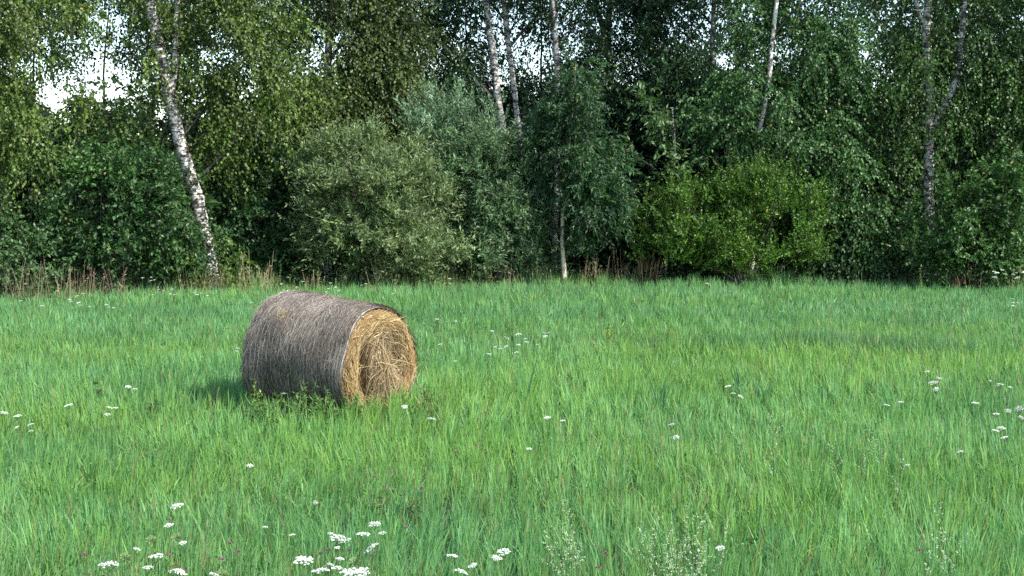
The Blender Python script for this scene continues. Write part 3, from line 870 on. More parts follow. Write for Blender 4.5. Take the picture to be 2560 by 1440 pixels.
# ---------------------------------------------------------------- hay bale
def build_bale():
    root = tag(empty("hay_bale", BALE), "weathered round hay bale lying on its side in the meadow", "hay bale")
    root.rotation_euler = (0, 0, BALE_ANG)
    HL = .6

    def section(u, th):
        """u along the axis -1..1, th angle; slumped roll, a little lower at its cut end"""
        H = 1.235 - .045 * (u + 1)
        R = .635
        end = np.clip((np.abs(u) - .80) / .20, 0, 1)
        sc_ = 1 - .055 * end ** 2.2
        wob = 1 + .016 * np.sin(3 * th + 2 * u) + .013 * np.sin(5 * th - 3 * u) + .008 * np.sin(2 * th + 7 * u) + .006 * np.sin(9 * th + 5 * u)
        cy = np.cos(th) * R * sc_ * wob
        s_ = np.sin(th)
        cz = np.where(s_ > 0, H * .47 + s_ * H * .53 * sc_ * wob, H * .47 + s_ * H * .47 * sc_)
        cy = cy * np.where(s_ < 0, 1 + .05 * -s_, 1)
        cy = cy * (1 - .03 * np.clip(s_, 0, 1))
        return cy, cz

    # rolled side
    nu, nt_ = 40, 128
    u = np.linspace(-1, 1, nu); th = np.linspace(0, 2 * math.pi, nt_, endpoint=False)
    U, TH = np.meshgrid(u, th, indexing='ij')
    cy, cz = section(U, TH)
    bump = .012 * (fbm(U * 2 + 9, TH * .6 + 5, .35, 5) - .5)
    Vn = np.stack([U * HL, cy * (1 + bump), cz * (1 + bump * .5)], -1).reshape(-1, 3)
    Q = []
    for i in range(nu - 1):
        for j in range(nt_):
            j2 = (j + 1) % nt_
            Q.append((i * nt_ + j, (i + 1) * nt_ + j, (i + 1) * nt_ + j2, i * nt_ + j2))
    Q = np.array(Q)
    cm = Vn[Q].mean(1)
    cbase = np.array((.110, .094, .080)) * (.55 + .9 * fbm(cm[:, 0] * 3 + 20, np.arctan2(cm[:, 2] - .55, cm[:, 1]) * 1.5 + 20, .22, 8))[:, None]
    mesh_obj("rolled_side", Vn, Q, M_GREY, root, cbase, smooth=True)

    # weathered stalks lying round the side
    a = Acc()
    n = 23000
    uu = rng.uniform(-1, 1, n); tt = rng.uniform(0, 2 * math.pi, n)
    e = .01
    cy, cz = section(uu, tt); cy2, cz2 = section(uu, tt + e)
    P0 = np.stack([uu * HL, cy, cz], 1)
    Tc = norm(np.stack([np.zeros(n), cy2 - cy, cz2 - cz], 1))
    Nn = norm(np.cross(Tc, np.array((1.0, 0, 0)))); Nn *= np.sign((Nn * (P0 - (0, 0, .55))).sum(1))[:, None]
    ang = rng.normal(0, .48, n) + .25 * (vnoise(uu * 3, tt * 2, .8, 12) - .5)
    T = norm(Tc * np.cos(ang)[:, None] * rng.choice([-1, 1], n)[:, None] + np.array((1.0, 0, 0)) * np.sin(ang)[:, None] + Nn * rng.normal(.03, .05, (n, 1)))
    Ls = rng.uniform(.03, .17, n)
    cv = -Nn * (Ls ** 2 / (2 * .62))[:, None] + rng.normal(0, .006, (n, 3))
    P0 = P0 + Nn * rng.uniform(.002, .010, n)[:, None]
    V, Q = ribbons(P0, T, Nn, Ls, rng.uniform(.002, .0048, n), cv, 2, (.8, 1, .5))
    pal = np.array([(.050, .040, .031), (.115, .096, .077), (.20, .168, .135), (.32, .265, .210), (.46, .39, .32)])
    patch = fbm(uu * 2 + 4, tt * 1.2 + 4, .35, 71)
    # the roll is bleached where rain and sun reach it
    topw = np.clip(np.sin(tt), 0, 1)
    idx = np.clip((rng.random(n) * 2.9 + (patch - .5) * 3.6 + topw * 1.5).astype(int), 0, 4)
    c = pal[idx] * rng.uniform(.95, 1.4, (n, 1))
    br = rng.random(n) < .05
    c[br] = np.array((.22, .16, .09))
    a.add(V, Q, np.repeat(c, 2, 0))
    # a little tuft of yellow straw stuck high on the left of the roll
    m = 60
    c0y, c0z = section(np.array([-.52]), np.array([2.45 + math.pi - math.pi]))
    th0 = 3.75 - math.pi  # upper left as seen from the field
    th0 = math.pi - .95 if False else math.radians(180 + 0)
    a.build("weathered_stalks", M_GREY, root)

    # net threads wound round the roll
    a = Acc()
    tcirc = np.linspace(0, 2 * math.pi, 97)
    us = np.concatenate([np.linspace(-.95, .80, 22), np.array([.86, .92, .97, 1.0])])
    for u0 in us:
        cy, cz = section(np.full(97, u0) + .012 * np.sin(tcirc * 7 + u0 * 9), tcirc)
        c3 = np.stack([np.full(97, u0 * HL) + .006 * np.sin(tcirc * 5 + u0 * 20), cy * 1.013, (cz - .55) * 1.013 + .55], 1)
        w = .0070 if u0 > .99 else .0038 if u0 > .82 else .0020
        off = np.array((w, 0, 0))
        Vv = np.stack([c3 - off, c3 + off], 1).reshape(-1, 3)
        k = np.arange(96)
        a.add(Vv, np.stack([2 * k, 2 * k + 1, 2 * k + 3, 2 * k + 2], 1), np.array((.44, .42, .38)) * (1.25 if u0 > .99 else rng.uniform(.6, 1.1)))
    a.build("net_wrap", M_GREY, root)

    # cut faces
    def face_h(r, th):
        """relief of the cut end: raised outer ring, deep crease, a slumped core standing out"""
        y, z = r * np.cos(th), r * np.sin(th)
        core = np.exp(-((y - .02) / .20) ** 2 - ((z + .10) / .42) ** 2)
        crease_l = np.exp(-((y + .27 + .10 * (z)) / .055) ** 2) * (z < .35) * np.exp(-((z + .12) / .45) ** 2)
        crease_r = np.exp(-((y - .24 + .05 * z) / .05) ** 2) * np.exp(-((z + .05) / .30) ** 2)
        ring = np.exp(-((r - .50) / .07) ** 2)
        return .085 * core + .045 * ring - .34 * crease_l - .22 * crease_r + .035 * (fbm(y + 5, z + 5, .16, 99) - .5) - .05 * np.clip((r - .56) / .08, 0, 1) ** 2

    for sgn, nm in ((1, "cut_face"), (-1, "back_face")):
        nr = 34
        rr = np.linspace(0, 1, nr)
        RR, TT = np.meshgrid(rr, th, indexing='ij')
        cy, cz = section(np.full(TT.shape, float(sgn)), TT)
        zc = .55
        Y_ = cy * RR; Z_ = (cz - zc) * RR + zc
        h = face_h(RR * .63, TT) if sgn > 0 else .03 * (1 - RR)
        X_ = sgn * (HL + h - .01)
        Vv = np.stack([X_, Y_, Z_], -1).reshape(-1, 3)
        Q = []
        for i in range(nr - 1):
            for j in range(nt_):
                j2 = (j + 1) % nt_
                q = (i * nt_ + j, (i + 1) * nt_ + j, (i + 1) * nt_ + j2, i * nt_ + j2)
                Q.append(q if sgn > 0 else q[::-1])
        Q = np.array(Q)
        cm = Vv[Q].mean(1)
        c = np.array((.20, .125, .050)) * (.5 + fbm(cm[:, 1] + 3, cm[:, 2] + 3, .07, 17))[:, None]
        fo = mesh_obj(nm, Vv, Q, M_STRAW, root, c, smooth=True)
        if sgn < 0:
            continue
        # straws on the face
        a = Acc()
        n = 9000
        r = np.sqrt(rng.random(n)) * .965; t = rng.uniform(0, 2 * math.pi, n)
        yy, zz = r * .63 * np.cos(t), r * .63 * np.sin(t)
        deep = np.exp(-((yy + .27 + .10 * zz) / .085) ** 2) * np.exp(-((zz + .12) / .40) ** 2) + .85 * np.exp(-((yy - .22 + .05 * zz) / .06) ** 2) * np.exp(-((zz + .05) / .28) ** 2)
        kp = rng.random(n) > deep * .93
        r, t = r[kp], t[kp]; n = len(r)
        cy, cz = section(np.ones(n), t)
        y = cy * r; z = (cz - zc) * r + zc
        hh = face_h(r * .63, t)
        P0 = np.stack([HL + hh + rng.uniform(-.004, .010, n), y, z], 1)
        tang = np.stack([np.zeros(n), -np.sin(t), np.cos(t)], 1)
        vert = np.stack([np.zeros(n), rng.normal(0, .35, n), -np.ones(n)], 1)
        wv = np.clip((.60 - r) / .25, 0, 1)[:, None]
        T = norm(tang * (1 - wv) * rng.choice([-1, 1], n)[:, None] + vert * wv + rng.normal(0, .30, (n, 3)) * (.25, 1, 1))
        Ls = rng.uniform(.03, .15, n) * np.where(rng.random(n) < .06, 1.8, 1) * np.where(r > .85, .55, 1)
        cv = rng.normal(0, .12, (n, 3)) * (.12, 1, 1) * Ls[:, None]
        Nn = norm(np.tile((1.0, 0, 0), (n, 1)) + rng.normal(0, .35, (n, 3)))
        V, Q = ribbons(P0, T, Nn, Ls, rng.uniform(.0025, .006, n), cv, 2, (.9, 1, .5))
        gold = np.array((.43, .31, .14)); rust = np.array((.25, .145, .06)); brown = np.array((.10, .066, .036)); pale = np.array((.50, .40, .24)); dull = np.array((.20, .15, .09))
        ringw = np.clip((r - .55) / .2, 0, 1)
        q = rng.random(n) + (fbm(y + 7, z + 7, .12, 23) - .5) * .9
        c = np.where((q < .35)[:, None], gold * ringw[:, None] + dull * (1 - ringw)[:, None],
                     np.where((q < .62)[:, None], rust * ringw[:, None] + brown * (1 - ringw)[:, None],
                              np.where((q < .90)[:, None], gold * .8 * ringw[:, None] + np.array((.27, .19, .10)) * (1 - ringw)[:, None], pale)))
        a.add(V, Q, np.repeat(c * rng.uniform(.7, 1.25, (n, 1)), 2, 0))
        # longer loose straws sticking out of the core and hanging down
        n = 150
        r = rng.uniform(0, .6, n); t = rng.uniform(0, 2 * math.pi, n)
        cy, cz = section(np.ones(n), t)
        P0 = np.stack([HL + face_h(r * .63, t) + .01, cy * r, (cz - zc) * r + zc], 1)
        T = norm(np.stack([rng.uniform(.1, .5, n), rng.normal(0, .7, n), rng.normal(-.3, .8, n)], 1))
        Ls = rng.uniform(.10, .30, n)
        V, Q = ribbons(P0, T, norm(rng.normal(0, .3, (n, 3)) + (1, 0, 0)), Ls, rng.uniform(.003, .0055, n), np.tile((-.03, 0, -.06), (n, 1)) * rng.uniform(.3, 1.5, (n, 1)), 2, (1, 1, .6))
        c = np.array((.44, .33, .18)) * rng.uniform(.5, 1.2, (n, 1))
        a.add(V, Q, np.repeat(c, 2, 0))
        a.build("loose_straw", M_STRAW, root)
    # straw tuft high on the roll
    a = Acc()
    m = 55
    th0 = math.pi + .75
    th0 = math.pi - .80 + 0 * th0
    u0 = rng.normal(-.38, .05, m); t0 = rng.normal(th0, .06, m)
    cy, cz = section(u0, t0)
    P0 = np.stack([u0 * HL, cy * 1.01, cz * 1.01], 1)
    T = norm(rng.normal(0, 1, (m, 3)) + (0, -.5, .2))
    V, Q = ribbons(P0, T, norm(rng.normal(0, .3, (m, 3)) + (0, -.7, .7)), rng.uniform(.03, .10, m), np.full(m, .004), rng.normal(0, .01, (m, 3)), 2)
    a.add(V, Q, np.repeat(np.array((.42, .33, .17)) * rng.uniform(.5, 1.2, (m, 1)), 2, 0))
    a.build("straw_tuft", M_STRAW, root)


build_bale()


# ---------------------------------------------------------------- flowers
WHITE = np.array((.70, .74, .66))


def head_geo(acc, seed, R=.040, small=False, colr=WHITE):
    r = np.random.default_rng(seed)
    n = 16 if small else 34
    rad = np.sqrt((np.arange(n) + .5) / n) * R
    an = np.arange(n) * 2.399 + r.normal(0, .2, n)
    cx, cy = rad * np.cos(an), rad * np.sin(an)
    cz = .010 * (1 - (rad / R) ** 2) + r.normal(0, .0025, n)
    ur = R * (.24 if small else .17) * r.uniform(.7, 1.25, n)
    k = 6
    for i in range(n):
        a = np.arange(k) * 2 * math.pi / k + r.uniform(0, 1)
        ring = np.stack([cx[i] + ur[i] * np.cos(a), cy[i] + ur[i] * np.sin(a), np.full(k, cz[i] - ur[i] * .35)], 1)
        top = np.array([[cx[i], cy[i], cz[i] + ur[i] * .45]])
        bot = np.array([[cx[i], cy[i], cz[i] - ur[i] * .8]])
        V = np.concatenate([ring, top, bot])
        Q = [(j, (j + 1) % k, 6, 6) for j in range(k)]
        # each umbellet is a little faceted cushion: quads that share its crown
        Q = [(0, 1, 2, 6), (2, 3, 4, 6), (4, 5, 0, 6), (2, 1, 0, 7), (4, 3, 2, 7), (0, 5, 4, 7)]
        acc.add(V, np.array(Q), colr * r.uniform(.85, 1.05))


def stem_geo(acc, hgt, seed, rays=True, R=.042):
    r = np.random.default_rng(seed)
    p = np.array([(0, 0, -hgt), (r.normal(0, .01), r.normal(0, .01), -hgt * .5), (0, 0, -.03)])
    g = np.array((.09, .17, .06))
    V, Q = tube(spline(p, 5), np.full(5, .0022), 4)
    acc.add(V, Q, g)
    if rays:
        n = 14
        a = np.arange(n) * 2.399
        T = norm(np.stack([np.cos(a) * R * .8, np.sin(a) * R * .8, np.full(n, .03)], 1))
        V, Q = ribbons(np.tile((0, 0, -.035), (n, 1)), T, norm(np.cross(T, (0, 0, 1.0))), np.full(n, .045), np.full(n, .0015), np.zeros((n, 3)), 1, (1, 1))
        acc.add(V, Q, g)


near_heads, near_stems, far_flowers = [], [], []
for s in range(5):
    a = Acc(); head_geo(a, 100 + s); o = a.build("flower_head", M_PETAL); near_heads.append(o.data); bpy.data.objects.remove(o)
    a = Acc(); stem_geo(a, .42, 200 + s); o = a.build("stem", M_PETAL); near_stems.append(o.data); bpy.data.objects.remove(o)
    a = Acc(); head_geo(a, 300 + s, small=True); stem_geo(a, .42, 400 + s, rays=False); o = a.build("white_umbel", M_PETAL); far_flowers.append(o.data); bpy.data.objects.remove(o)

ORD = ["first", "second", "third", "fourth", "fifth", "sixth", "seventh", "eighth", "ninth", "tenth", "eleventh", "twelfth", "thirteenth", "fourteenth"]
NUM = {1: "one", 2: "two", 3: "three", 4: "four", 5: "five", 6: "six", 7: "seven", 8: "eight", 9: "nine", 10: "ten", 11: "eleven", 12: "twelve", 13: "thirteen", 14: "fourteen"}


def which(i, n, what, where):
    if n == 1:
        return f"lone {what} {where}"
    if n == 2:
        return f"{['left', 'right'][i]} one of two {what}s {where}"
    w = "leftmost" if i == 0 else "rightmost" if i == n - 1 else ORD[i] + " from left"
    t = f"{w} of {NUM[n]} {what}s {where}"
    if len(t.split()) > 16: print("LONG", t)
    return t


def umbels(where, pts, hz=.44, group="white umbel flowers in the meadow"):
    pts = sorted(pts)
    for i, q in enumerate(pts):
        px, py = q[:2]
        sz = q[2] if len(q) > 2 else 1.0
        p = on_plane(px, py, hz)
        if p[1] > 28.5:
            p = P(px, py, 27.9)
        gz = float(ground_z(np.array([p[0]]), np.array([p[1]]))[0])
        s = sz * rng.uniform(.62, .82)
        tilt = (rng.normal(0, .20), rng.normal(0, .20))
        label = which(i, len(pts), "white umbel", where)
        hgt = p[2] - gz
        if p[1] < 13.5:
            root = tag(empty("white_umbel", (p[0], p[1], gz)), label, "flower", group)
            h = bpy.data.objects.new("flower_head", near_heads[i % 5]); COL.objects.link(h); h.parent = root
            h.location = (0, 0, hgt); h.scale = (s, s, s); h.rotation_euler = (tilt[0] - .04, tilt[1], rng.uniform(0, 6))
            st_ = bpy.data.objects.new("stem", near_stems[i % 5]); COL.objects.link(st_); st_.parent = root
            st_.location = (0, 0, hgt); st_.scale = (s, s, hgt / .42)
        else:
            o = bpy.data.objects.new("white_umbel", far_flowers[i % 5]); COL.objects.link(o)
            o.location = p; o.scale = (s, s, hgt / .42 if False else s); o.rotation_euler = (tilt[0] * .6 + .05, tilt[1] * .6, rng.uniform(0, 6))
            tag(o, label, "flower", group)


umbels("nearest the field's far left edge", [(52, 752), (104, 765), (143, 728, 1.1)])
umbels("in the dense far left cluster", [(174, 749, 1.2), (177, 754, .8), (192, 741, 1.1), (197, 757, 1.2), (201, 763, .8), (207, 734), (224, 767, 1.1)])
umbels("in the knot right of the far left cluster", [(266, 762, .9), (271, 768, .7), (284, 770, .9)])
umbels("against the dark wood under the leaning birch", [(356, 695, 1.1), (377, 702, 1.2), (378, 693, .8), (386, 700, .9), (395, 718, .7)], hz=.55)
umbels("in grass under the leaning birch", [(382, 737), (396, 724, .8), (408, 727, .9), (420, 730, .8), (426, 735, .9), (430, 723), (435, 736, .8)])
umbels("at the wood right of the leaning birch", [(486, 733), (493, 737, .9), (502, 733, .8), (518, 739, .7)])
umbels("in the far grass left of the bale top", [(574, 752, .6), (627, 757, .8)])
umbels("close against the left side of the hay bale", [(594, 872), (592, 878, .8)])
umbels("far behind the bale's left shoulder", [(704, 732, 1.1), (703, 710), (742, 718, .9), (757, 704, .9)], hz=.5)
umbels("far behind the middle of the bale", [(822, 722), (826, 708), (839, 718, .9), (847, 726), (815, 730, .8), (905, 713), (914, 710, 1.1), (984, 734, .8)], hz=.5)
umbels("at the field edge below the pale-leaved willow", [(1112, 709, .8), (1124, 697, 1.3), (1126, 709, .7)], hz=.55)
umbels("behind the bale to its right", [(1060, 809, .7), (1093, 798, .9), (1138, 803, .9), (1101, 861, .8), (1137, 903, .8)])
umbels("in the loose group right of the bale", [(1222, 885), (1230, 828, .9), (1238, 867, .9), (1250, 872, 1.1), (1265, 866), (1267, 845), (1291, 881), (1296, 836, 1.2), (1297, 862, .9), (1313, 847), (1316, 855), (1344, 861, .6)])
umbels("tight together beyond the loose group", [(1360, 833), (1363, 841, 1.1), (1372, 832, .7)])
umbels("near the wood on the right half of the field", [(1768, 709, 1.2), (1825, 728, 1.3)])
umbels("stacked up at the far right edge", [(2530, 747, .8), (2533, 757), (2533, 764), (2545, 757, .8)])
umbels("in a slanting row mid right", [(1820, 966), (1833, 984), (1851, 991)])
umbels("in the mid field group on the right", [(2217, 1013, .9), (2250, 1006, 1.1), (2318, 929, 1.1), (2332, 957, 1.4), (2348, 946), (2340, 973)])
umbels("in the upper scatter by the right edge", [(2438, 1008), (2476, 952, .6), (2492, 965), (2500, 961, 1.1), (2525, 968, .7)])
umbels("in the lower scatter by the right edge", [(2490, 1035, 1.1), (2489, 1077), (2503, 1070, 1.1), (2511, 1094, .9), (2519, 1027, 1.1), (2547, 1022, 1.3), (2554, 1045, 1.2)])
umbels("low on the right part of the meadow", [(2268, 1163, .6), (2400, 1130)])
umbels("standing one above the other, right middle", [(1679, 1062, 1.1), (1689, 1093, 1.1)])
umbels("below the right foot of the hay bale", [(1012, 1017, .9), (1080, 1048, 1.1)])
umbels("in open grass below the bale's right", [(1368, 1044), (1406, 1052, .8)])
umbels("left of the shadow of the hay bale", [(320, 967, .9), (337, 973, .9)])
umbels("in the meadow below the shadow of the bale", [(171, 1014, 1.2), (268, 1036), (275, 1020, 1.1), (289, 1020, .8)])
umbels("at the left edge half way down", [(10, 1032), (44, 1040, 1.1), (76, 1062, 1.0), (78, 1078, .8), (42, 1068, .7)])
umbels("in the open grass near the bottom left", [(422, 1313, 1.0), (443, 1265, 1.2)])
umbels("in the bottom left foreground group", [(272, 1412, 1.55), (343, 1373, .7), (370, 1419, .9), (390, 1391, 1.2), (437, 1428, 1.0), (450, 1430, 1.2), (457, 1357, .8), (535, 1436, .8)])
umbels("high in the bottom middle group", [(758, 1401, 1.45), (843, 1344, 1.4), (862, 1352, 1.2), (908, 1336, 1.5), (928, 1372, 1.5), (936, 1310, 1.1), (955, 1333, .7)])
umbels("along the bottom edge below the bale", [(802, 1427, 1.4), (826, 1412, .7), (842, 1420, 1.0), (850, 1397, .8), (880, 1434, 1.9), (905, 1430, 1.4), (843, 1369, .6)])
umbels("in the open grass under the bale", [(625, 1164, .8), (663, 1318, .6), (731, 1337, .6), (788, 1256, .6), (826, 1334, .6)])
umbels("at the bottom right of middle", [(1130, 1390), (1153, 1430, 1.1), (1237, 1392, .7), (1245, 1398, .8), (1254, 1388, .7), (1260, 1378, 1.1), (1177, 1417, .6), (1185, 1411, .6)])
umbels("low on the right beside the white spires", [(1800, 1370, .9)])
umbels("on its own left of the pink clover in the lower middle", [(1322, 1122, .8)])

# dense patch of small white flowers at the far right foot of the wood
pts = []
for k in range(14):
    pts.append((2482 + rng.uniform(0, 80), 674 + rng.uniform(0, 22), rng.uniform(1.1, 1.6)))
umbels("in the crowded patch by the right wood", pts, hz=.55)

# going-to-seed green umbel balls
a = Acc()
r_ = np.random.default_rng(3)
for k in range(70):
    d = norm(r_.normal(0, 1, 3)); d[2] *= .7
    V, Q = ribbons(np.array([d * .012]), norm(d[None] + r_.normal(0, .2, (1, 3))), norm(r_.normal(0, 1, (1, 3))), np.array([.022]), np.array([.006]), np.zeros((1, 3)), 1, (.5, 1))
    a.add(V, Q, np.array((.20, .29, .11)) * r_.uniform(.7, 1.2))
stem_geo(a, .36, 8, False)
o = a.build("seed_umbel", M_PETAL); seed_me = o.data; bpy.data.objects.remove(o)
seeds = [(313, 1396, "pale green seed ball left of the foreground umbels at bottom left"), (378, 1352, "yellowish green seed ball above the foreground umbels at bottom left"), (440, 1346, "yellow-green closed umbel beside the white one at bottom left"),
         (885, 1407, "yellow-green seed ball in the bottom middle group"), (555, 1437, "closed greenish umbel on the bottom edge left of the middle")]
for px, py, lab in seeds:
    p = on_plane(px, py, .36)
    o = bpy.data.objects.new("seed_umbel", seed_me); COL.objects.link(o); o.location = p; o.rotation_euler = (rng.normal(0, .2), rng.normal(0, .2), 0)
    tag(o, lab, "flower", "umbels gone to seed")

# clover heads
a = Acc()
for k in range(60):
    d = norm(r_.normal(0, 1, 3)); d[2] = abs(d[2]) * 1.1
    V, Q = ribbons(np.array([d * .003]), norm(d[None]), norm(r_.normal(0, 1, (1, 3))), np.array([.013]), np.array([.005]), np.zeros((1, 3)), 1, (.5, 1))
    a.add(V, Q, np.array((.36, .21, .25)) * r_.uniform(.6, 1.3))
stem_geo(a, .32, 9, False)
for k in range(3):
    an = k * 2.1
    V, Q = leaves(np.array([(0, 0, -.03 - .03 * k)]), norm(np.array([(math.cos(an), math.sin(an), .3)])), np.array([(0, 0, 1.0)]), np.array([.03]), np.array([.016]))
    a.add(V, Q, np.array((.07, .17, .06)))
o = a.build("clover_flower", M_PETAL); clover_me = o.data; bpy.data.objects.remove(o)


def clovers(where, pts):
    pts = sorted(pts)
    for i, (px, py) in enumerate(pts):
        o = bpy.data.objects.new("clover_flower", clover_me); COL.objects.link(o)
        o.location = on_plane(px, py, .33); s = rng.uniform(.65, 1.0); o.scale = (s, s, 1); o.rotation_euler = (rng.normal(0, .2), rng.normal(0, .2), rng.uniform(0, 6))
        tag(o, which(i, len(pts), "pink clover head", where), "flower", "pink clover heads in the grass")


clovers("among the bottom left umbels", [(210, 1388), (419, 1387), (464, 1425), (424, 1299)])
clovers("between the bottom umbel groups", [(596, 1380), (575, 1360), (554, 1400)])
clovers("in the lower middle grass below the bale", [(977, 1184), (937, 1194), (963, 1218), (1052, 1221), (1017, 1320)])
clovers("among the bottom middle umbels", [(822, 1375), (930, 1390), (801, 1387), (873, 1379)])
clovers("in open grass right of the lower middle", [(1191, 1115), (1143, 1131), (1216, 1133)])
clovers("near the bottom edge right of the middle", [(1496, 1420), (1515, 1385)])
clovers("near the bottom right corner", [(2298, 1378)])

# white flowering spires
spire_me = []
for s in range(3):
    a = Acc()
    r2 = np.random.default_rng(900 + s)
    a.add(*tube(spline([(0, 0, 0), (.01, .01, .22), (.03, 0, .40)], 6), np.linspace(.003, .0015, 6), 4), np.array((.10, .18, .06)))
    for b_ in range(5):
        z0 = .18 + .05 * b_
        d = norm(np.array((r2.normal(0, 1), r2.normal(0, 1), 1.6)))
        L0 = .07 + .05 * r2.random()
        n = 17
        t = np.linspace(.2, 1, n)
        pos = np.array((.015, 0, z0)) + d * (L0 * t)[:, None] + r2.normal(0, .004, (n, 3))
        V, Q = leaves(pos, norm(r2.normal(0, 1, (n, 3)) + (0, 0, -.3)), norm(r2.normal(0, 1, (n, 3))), np.full(n, .010), np.full(n, .006))
        a.add(V, Q, np.array((.48, .58, .36)) * r2.uniform(.6, 1.1, (n, 1)))
    n = 14
    pos = np.stack([r2.normal(0, .01, n), r2.normal(0, .01, n), r2.uniform(.05, .3, n)], 1)
    V, Q = leaves(pos, norm(r2.normal(0, 1, (n, 3)) + (0, 0, .5)), norm(r2.normal(0, .5, (n, 3)) + (0, 0, 1)), np.full(n, .035), np.full(n, .012))
    a.add(V, Q, np.array((.08, .18, .07)))
    o = a.build("flower_spire", M_PETAL); spire_me.append(o.data); bpy.data.objects.remove(o)


def spires(where, pts):
    pts = sorted(pts)
    for i, (px, py) in enumerate(pts):
        p = on_plane(px, py, .38)
        gz = float(ground_z(np.array([p[0]]), np.array([p[1]]))[0])
        o = bpy.data.objects.new("flower_spire", spire_me[i % 3]); COL.objects.link(o)
        s = (.38 - gz) / .40
        o.location = (p[0], p[1], gz); o.scale = (1.1, 1.1, s); o.rotation_euler = (rng.normal(0, .12), rng.normal(0, .12), rng.uniform(0, 6))
        tag(o, which(i, len(pts), "creamy flower spire", where), "flower", "creamy flower spires low in the meadow")


spires("high in the dense bottom patch", [(1620, 1322), (1641, 1328), (1660, 1330), (1722, 1292), (1738, 1285), (1786, 1330), (1735, 1345), (1700, 1345), (1684, 1352)])
spires("low in the dense bottom patch", [(1645, 1400), (1665, 1395), (1690, 1390), (1702, 1402), (1718, 1396), (1750, 1400), (1763, 1398), (1732, 1375), (1675, 1370), (1660, 1425)])
spires("in the thin bottom patch", [(1408, 1275), (1398, 1335), (1412, 1325), (1388, 1345), (1455, 1335), (1420, 1395), (1440, 1385)])
spires("near the bottom right corner", [(2355, 1285), (2350, 1325), (2375, 1345), (2368, 1360), (2338, 1400)])
spires("scattered over the right meadow", [(1848, 1080), (1938, 1048), (1930, 1133), (2085, 1115), (2172, 1048), (2165, 1125), (2200, 1100), (2240, 1168), (1925, 1040)])


# ---------------------------------------------------------------- weeds at the foot of the bale
def weed(px, pytop, pyfoot, label, col=(.13, .20, .07), group="leafy weeds at the foot of the hay bale"):
    base = on_plane(px, pyfoot, .05)
    top = P(px, pytop, base[1])
    h = (top[2]) * (.86 if base[1] < 16 else 1)
    a = Acc()
    lean = rng.normal(0, .05, 2)
    pts = spline([(0, 0, 0), (lean[0] * .3, lean[1] * .3, h * .5), (lean[0], lean[1], h)], 8)
    a.add(*tube(pts, np.linspace(.004, .002, 8), 4), np.array(col) * .8)
    nb = 4
    for k in range(nb):
        f = .25 + .6 * k / nb
        s = pts[int(f * 7)]
        an = rng.uniform(0, 6.28)
        e = s + np.array((math.cos(an) * .10, math.sin(an) * .10, .10))
        a.add(*tube(spline([s, (s + e) / 2 - (0, 0, .01), e], 4), np.full(4, .002), 3), np.array(col) * .8)
        n = 12
        t = rng.random(n)[:, None]
        pos = s + (e - s) * t
        V, Q = leaves(pos, norm(rng.normal(0, 1, (n, 3)) + (0, 0, .35)), norm(rng.normal(0, .6, (n, 3)) + (0, 0, 1)), rng.uniform(.035, .065, n), rng.uniform(.012, .020, n))
        a.add(V, Q, np.array(col) * rng.uniform(.7, 1.3, (n, 1)))
    n = int(22 * h / .3)
    t = rng.uniform(.25, 1, n)
    pos = np.stack([np.interp(t, np.linspace(0, 1, 8), pts[:, k]) for k in range(3)], 1)
    V, Q = leaves(pos, norm(rng.normal(0, 1, (n, 3)) + (0, 0, .45)), norm(rng.normal(0, .6, (n, 3)) + (0, 0, 1)), rng.uniform(.035, .075, n), rng.uniform(.012, .022, n))
    a.add(V, Q, np.array(col) * rng.uniform(.7, 1.3, (n, 1)))
    o = a.build("leafy_weed", M_LEAF)
    gz = float(ground_z(np.array([base[0]]), np.array([base[1]]))[0])
    o.location = (base[0], base[1], gz)
    tag(o, label, "weed", group)


wl = sorted([(634, 925, 1068), (628, 985, 1070), (655, 975, 1075), (668, 985, 1078), (690, 975, 1072), (712, 968, 1070), (726, 985, 1075), (762, 934, 1072), (775, 965, 1078),
             (790, 945, 1072), (812, 955, 1076), (822, 980, 1074), (845, 985, 1078), (866, 985, 1080), (885, 955, 1076), (740, 990, 1080), (700, 990, 1082), (1075, 950, 1060), (1060, 975, 1065)])
for i, (px, pt, pf) in enumerate(wl[:-2]):
    lab = {634: "tall thin weed with a yellow tip at the left foot of the hay bale", 762: "tallest leafy weed in front of the grey side of the bale"}.get(px)
    if not lab:
        lab = ("leftmost" if i == 0 else ORD[i] + " from the left" if i < 14 else "second last" if i == len(wl) - 4 else "third last" if i == len(wl) - 5 else "rightmost") + " leafy weed in the row before the bale"
    weed(px, pt, pf, lab, (.12, .21, .06) if px != 634 else (.16, .24, .05))
weed(1060, 975, 1065, "shorter dull weed just right of the straw face", (.13, .15, .06))
weed(1078, 950, 1060, "taller dull weed just right of the straw face", (.12, .14, .06))
for px, pt, pf, lab in [(1520, 815, 905, "yellowish weed in the far grass right of the loose white flowers"), (1440, 925, 1010, "dark leafy weed in the mid field grass"), (360, 985, 1060, "brownish weed left of the bale's shadow"),
                        (240, 930, 1030, "reddish weed in the grass far left of the bale"), (960, 1215, 1330, "dark clover-like weed below the hay bale"), (1030, 1225, 1330, "dark weed beside the clover-like one below the bale")]:
    weed(px, pt, pf, lab, (.10, .15, .05) if "yellow" not in lab else (.22, .28, .05), "single weeds scattered in the field")


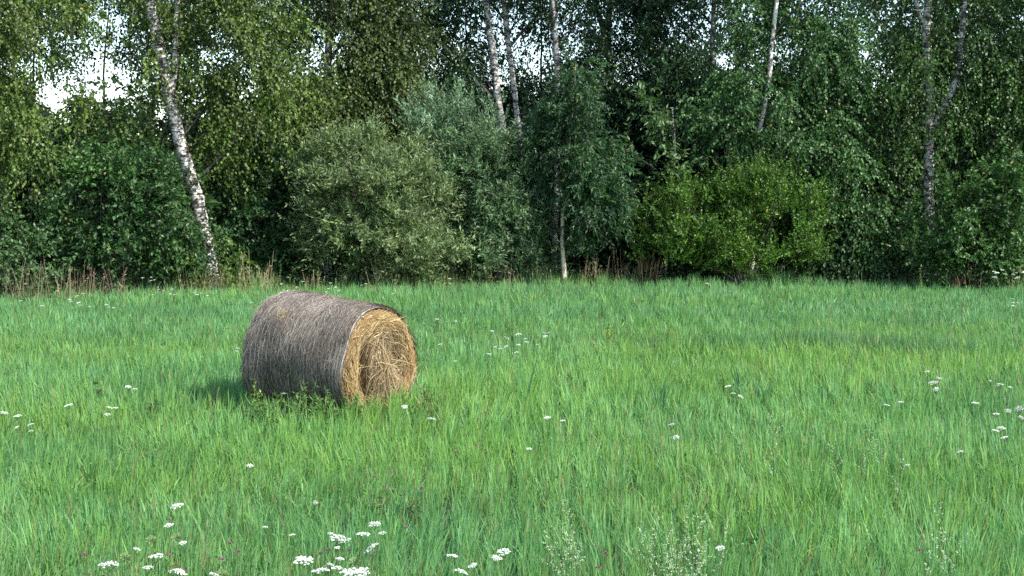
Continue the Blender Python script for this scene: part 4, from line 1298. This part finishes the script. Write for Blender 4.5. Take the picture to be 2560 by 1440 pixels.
ew = [(18, 655), (52, 640), (88, 648), (128, 668), (330, 672), (470, 655), (555, 640), (700, 650), (790, 672), (1010, 668), (1180, 655), (1345, 640), (2300, 660), (2365, 668)]
for i, (px, pt) in enumerate(ew):
    base = P(px, 700, 26.4 + yoff(px) + (.9 if px > 300 else -.2))
    wd = "leftmost" if i == 0 else "rightmost" if i == 13 else ORD[i] + " from left"
    h0 = P(px, pt, base[1])[2]
    py0 = proj(np.array([(base[0], base[1], .05)]))[1][0]
    weed(px, pt, py0, wd + " of fourteen tall weeds along the wood edge", (.09, .16, .05) if i % 3 else (.17, .20, .07), "tall weeds along the wood edge")

# broad upright blades that stand above the grass
def reed(px, pytop, pyfoot, label, n=6, col=(.10, .24, .07)):
    base = on_plane(px, pyfoot, .02)
    h = P(px, pytop, base[1])[2]
    N_ = n
    az = rng.uniform(0, 6.28, N_)
    hs = h * rng.uniform(.7, 1.0, N_)
    ln = rng.uniform(.05, .16, N_)
    T = norm(np.stack([np.cos(az) * ln, np.sin(az) * ln, np.ones(N_)], 1))
    cv = np.stack([np.cos(az) * .08, np.sin(az) * .05, -.02 * np.ones(N_)], 1)
    fa = rng.uniform(-.6, .6, N_)
    V, Q = ribbons(rng.normal(0, .015, (N_, 3)) * (1, 1, 0), T, np.stack([np.sin(fa), -np.cos(fa), 0 * fa], 1), hs, rng.uniform(.014, .022, N_), cv, 3, (.7, 1, .7, .06))
    a = Acc(); a.add(V, Q, np.repeat(np.array(col) * rng.uniform(.8, 1.2, (N_, 1)), 3, 0))
    o = a.build("broad_blade_tuft", M_GRASS); o.location = base
    tag(o, label, "grass tuft", "broad-bladed tufts standing above the grass")


reed(972, 945, 1080, "broad blades in front of the straw face of the bale", 5, (.15, .32, .06))
reed(1310, 868, 1030, "tall blue-green blades below the loose white flowers", 5, (.09, .24, .09))
reed(1035, 1000, 1100, "broad blades right below the corner of the bale", 7, (.10, .27, .08))
reed(1650, 930, 1060, "dark broad blades in the middle of the right meadow", 9, (.05, .16, .07))
reed(1850, 900, 1020, "dark upright blades right of the white row", 9, (.05, .16, .07))
reed(1905, 925, 1040, "upright blades right of the dark upright ones", 7, (.06, .18, .07))
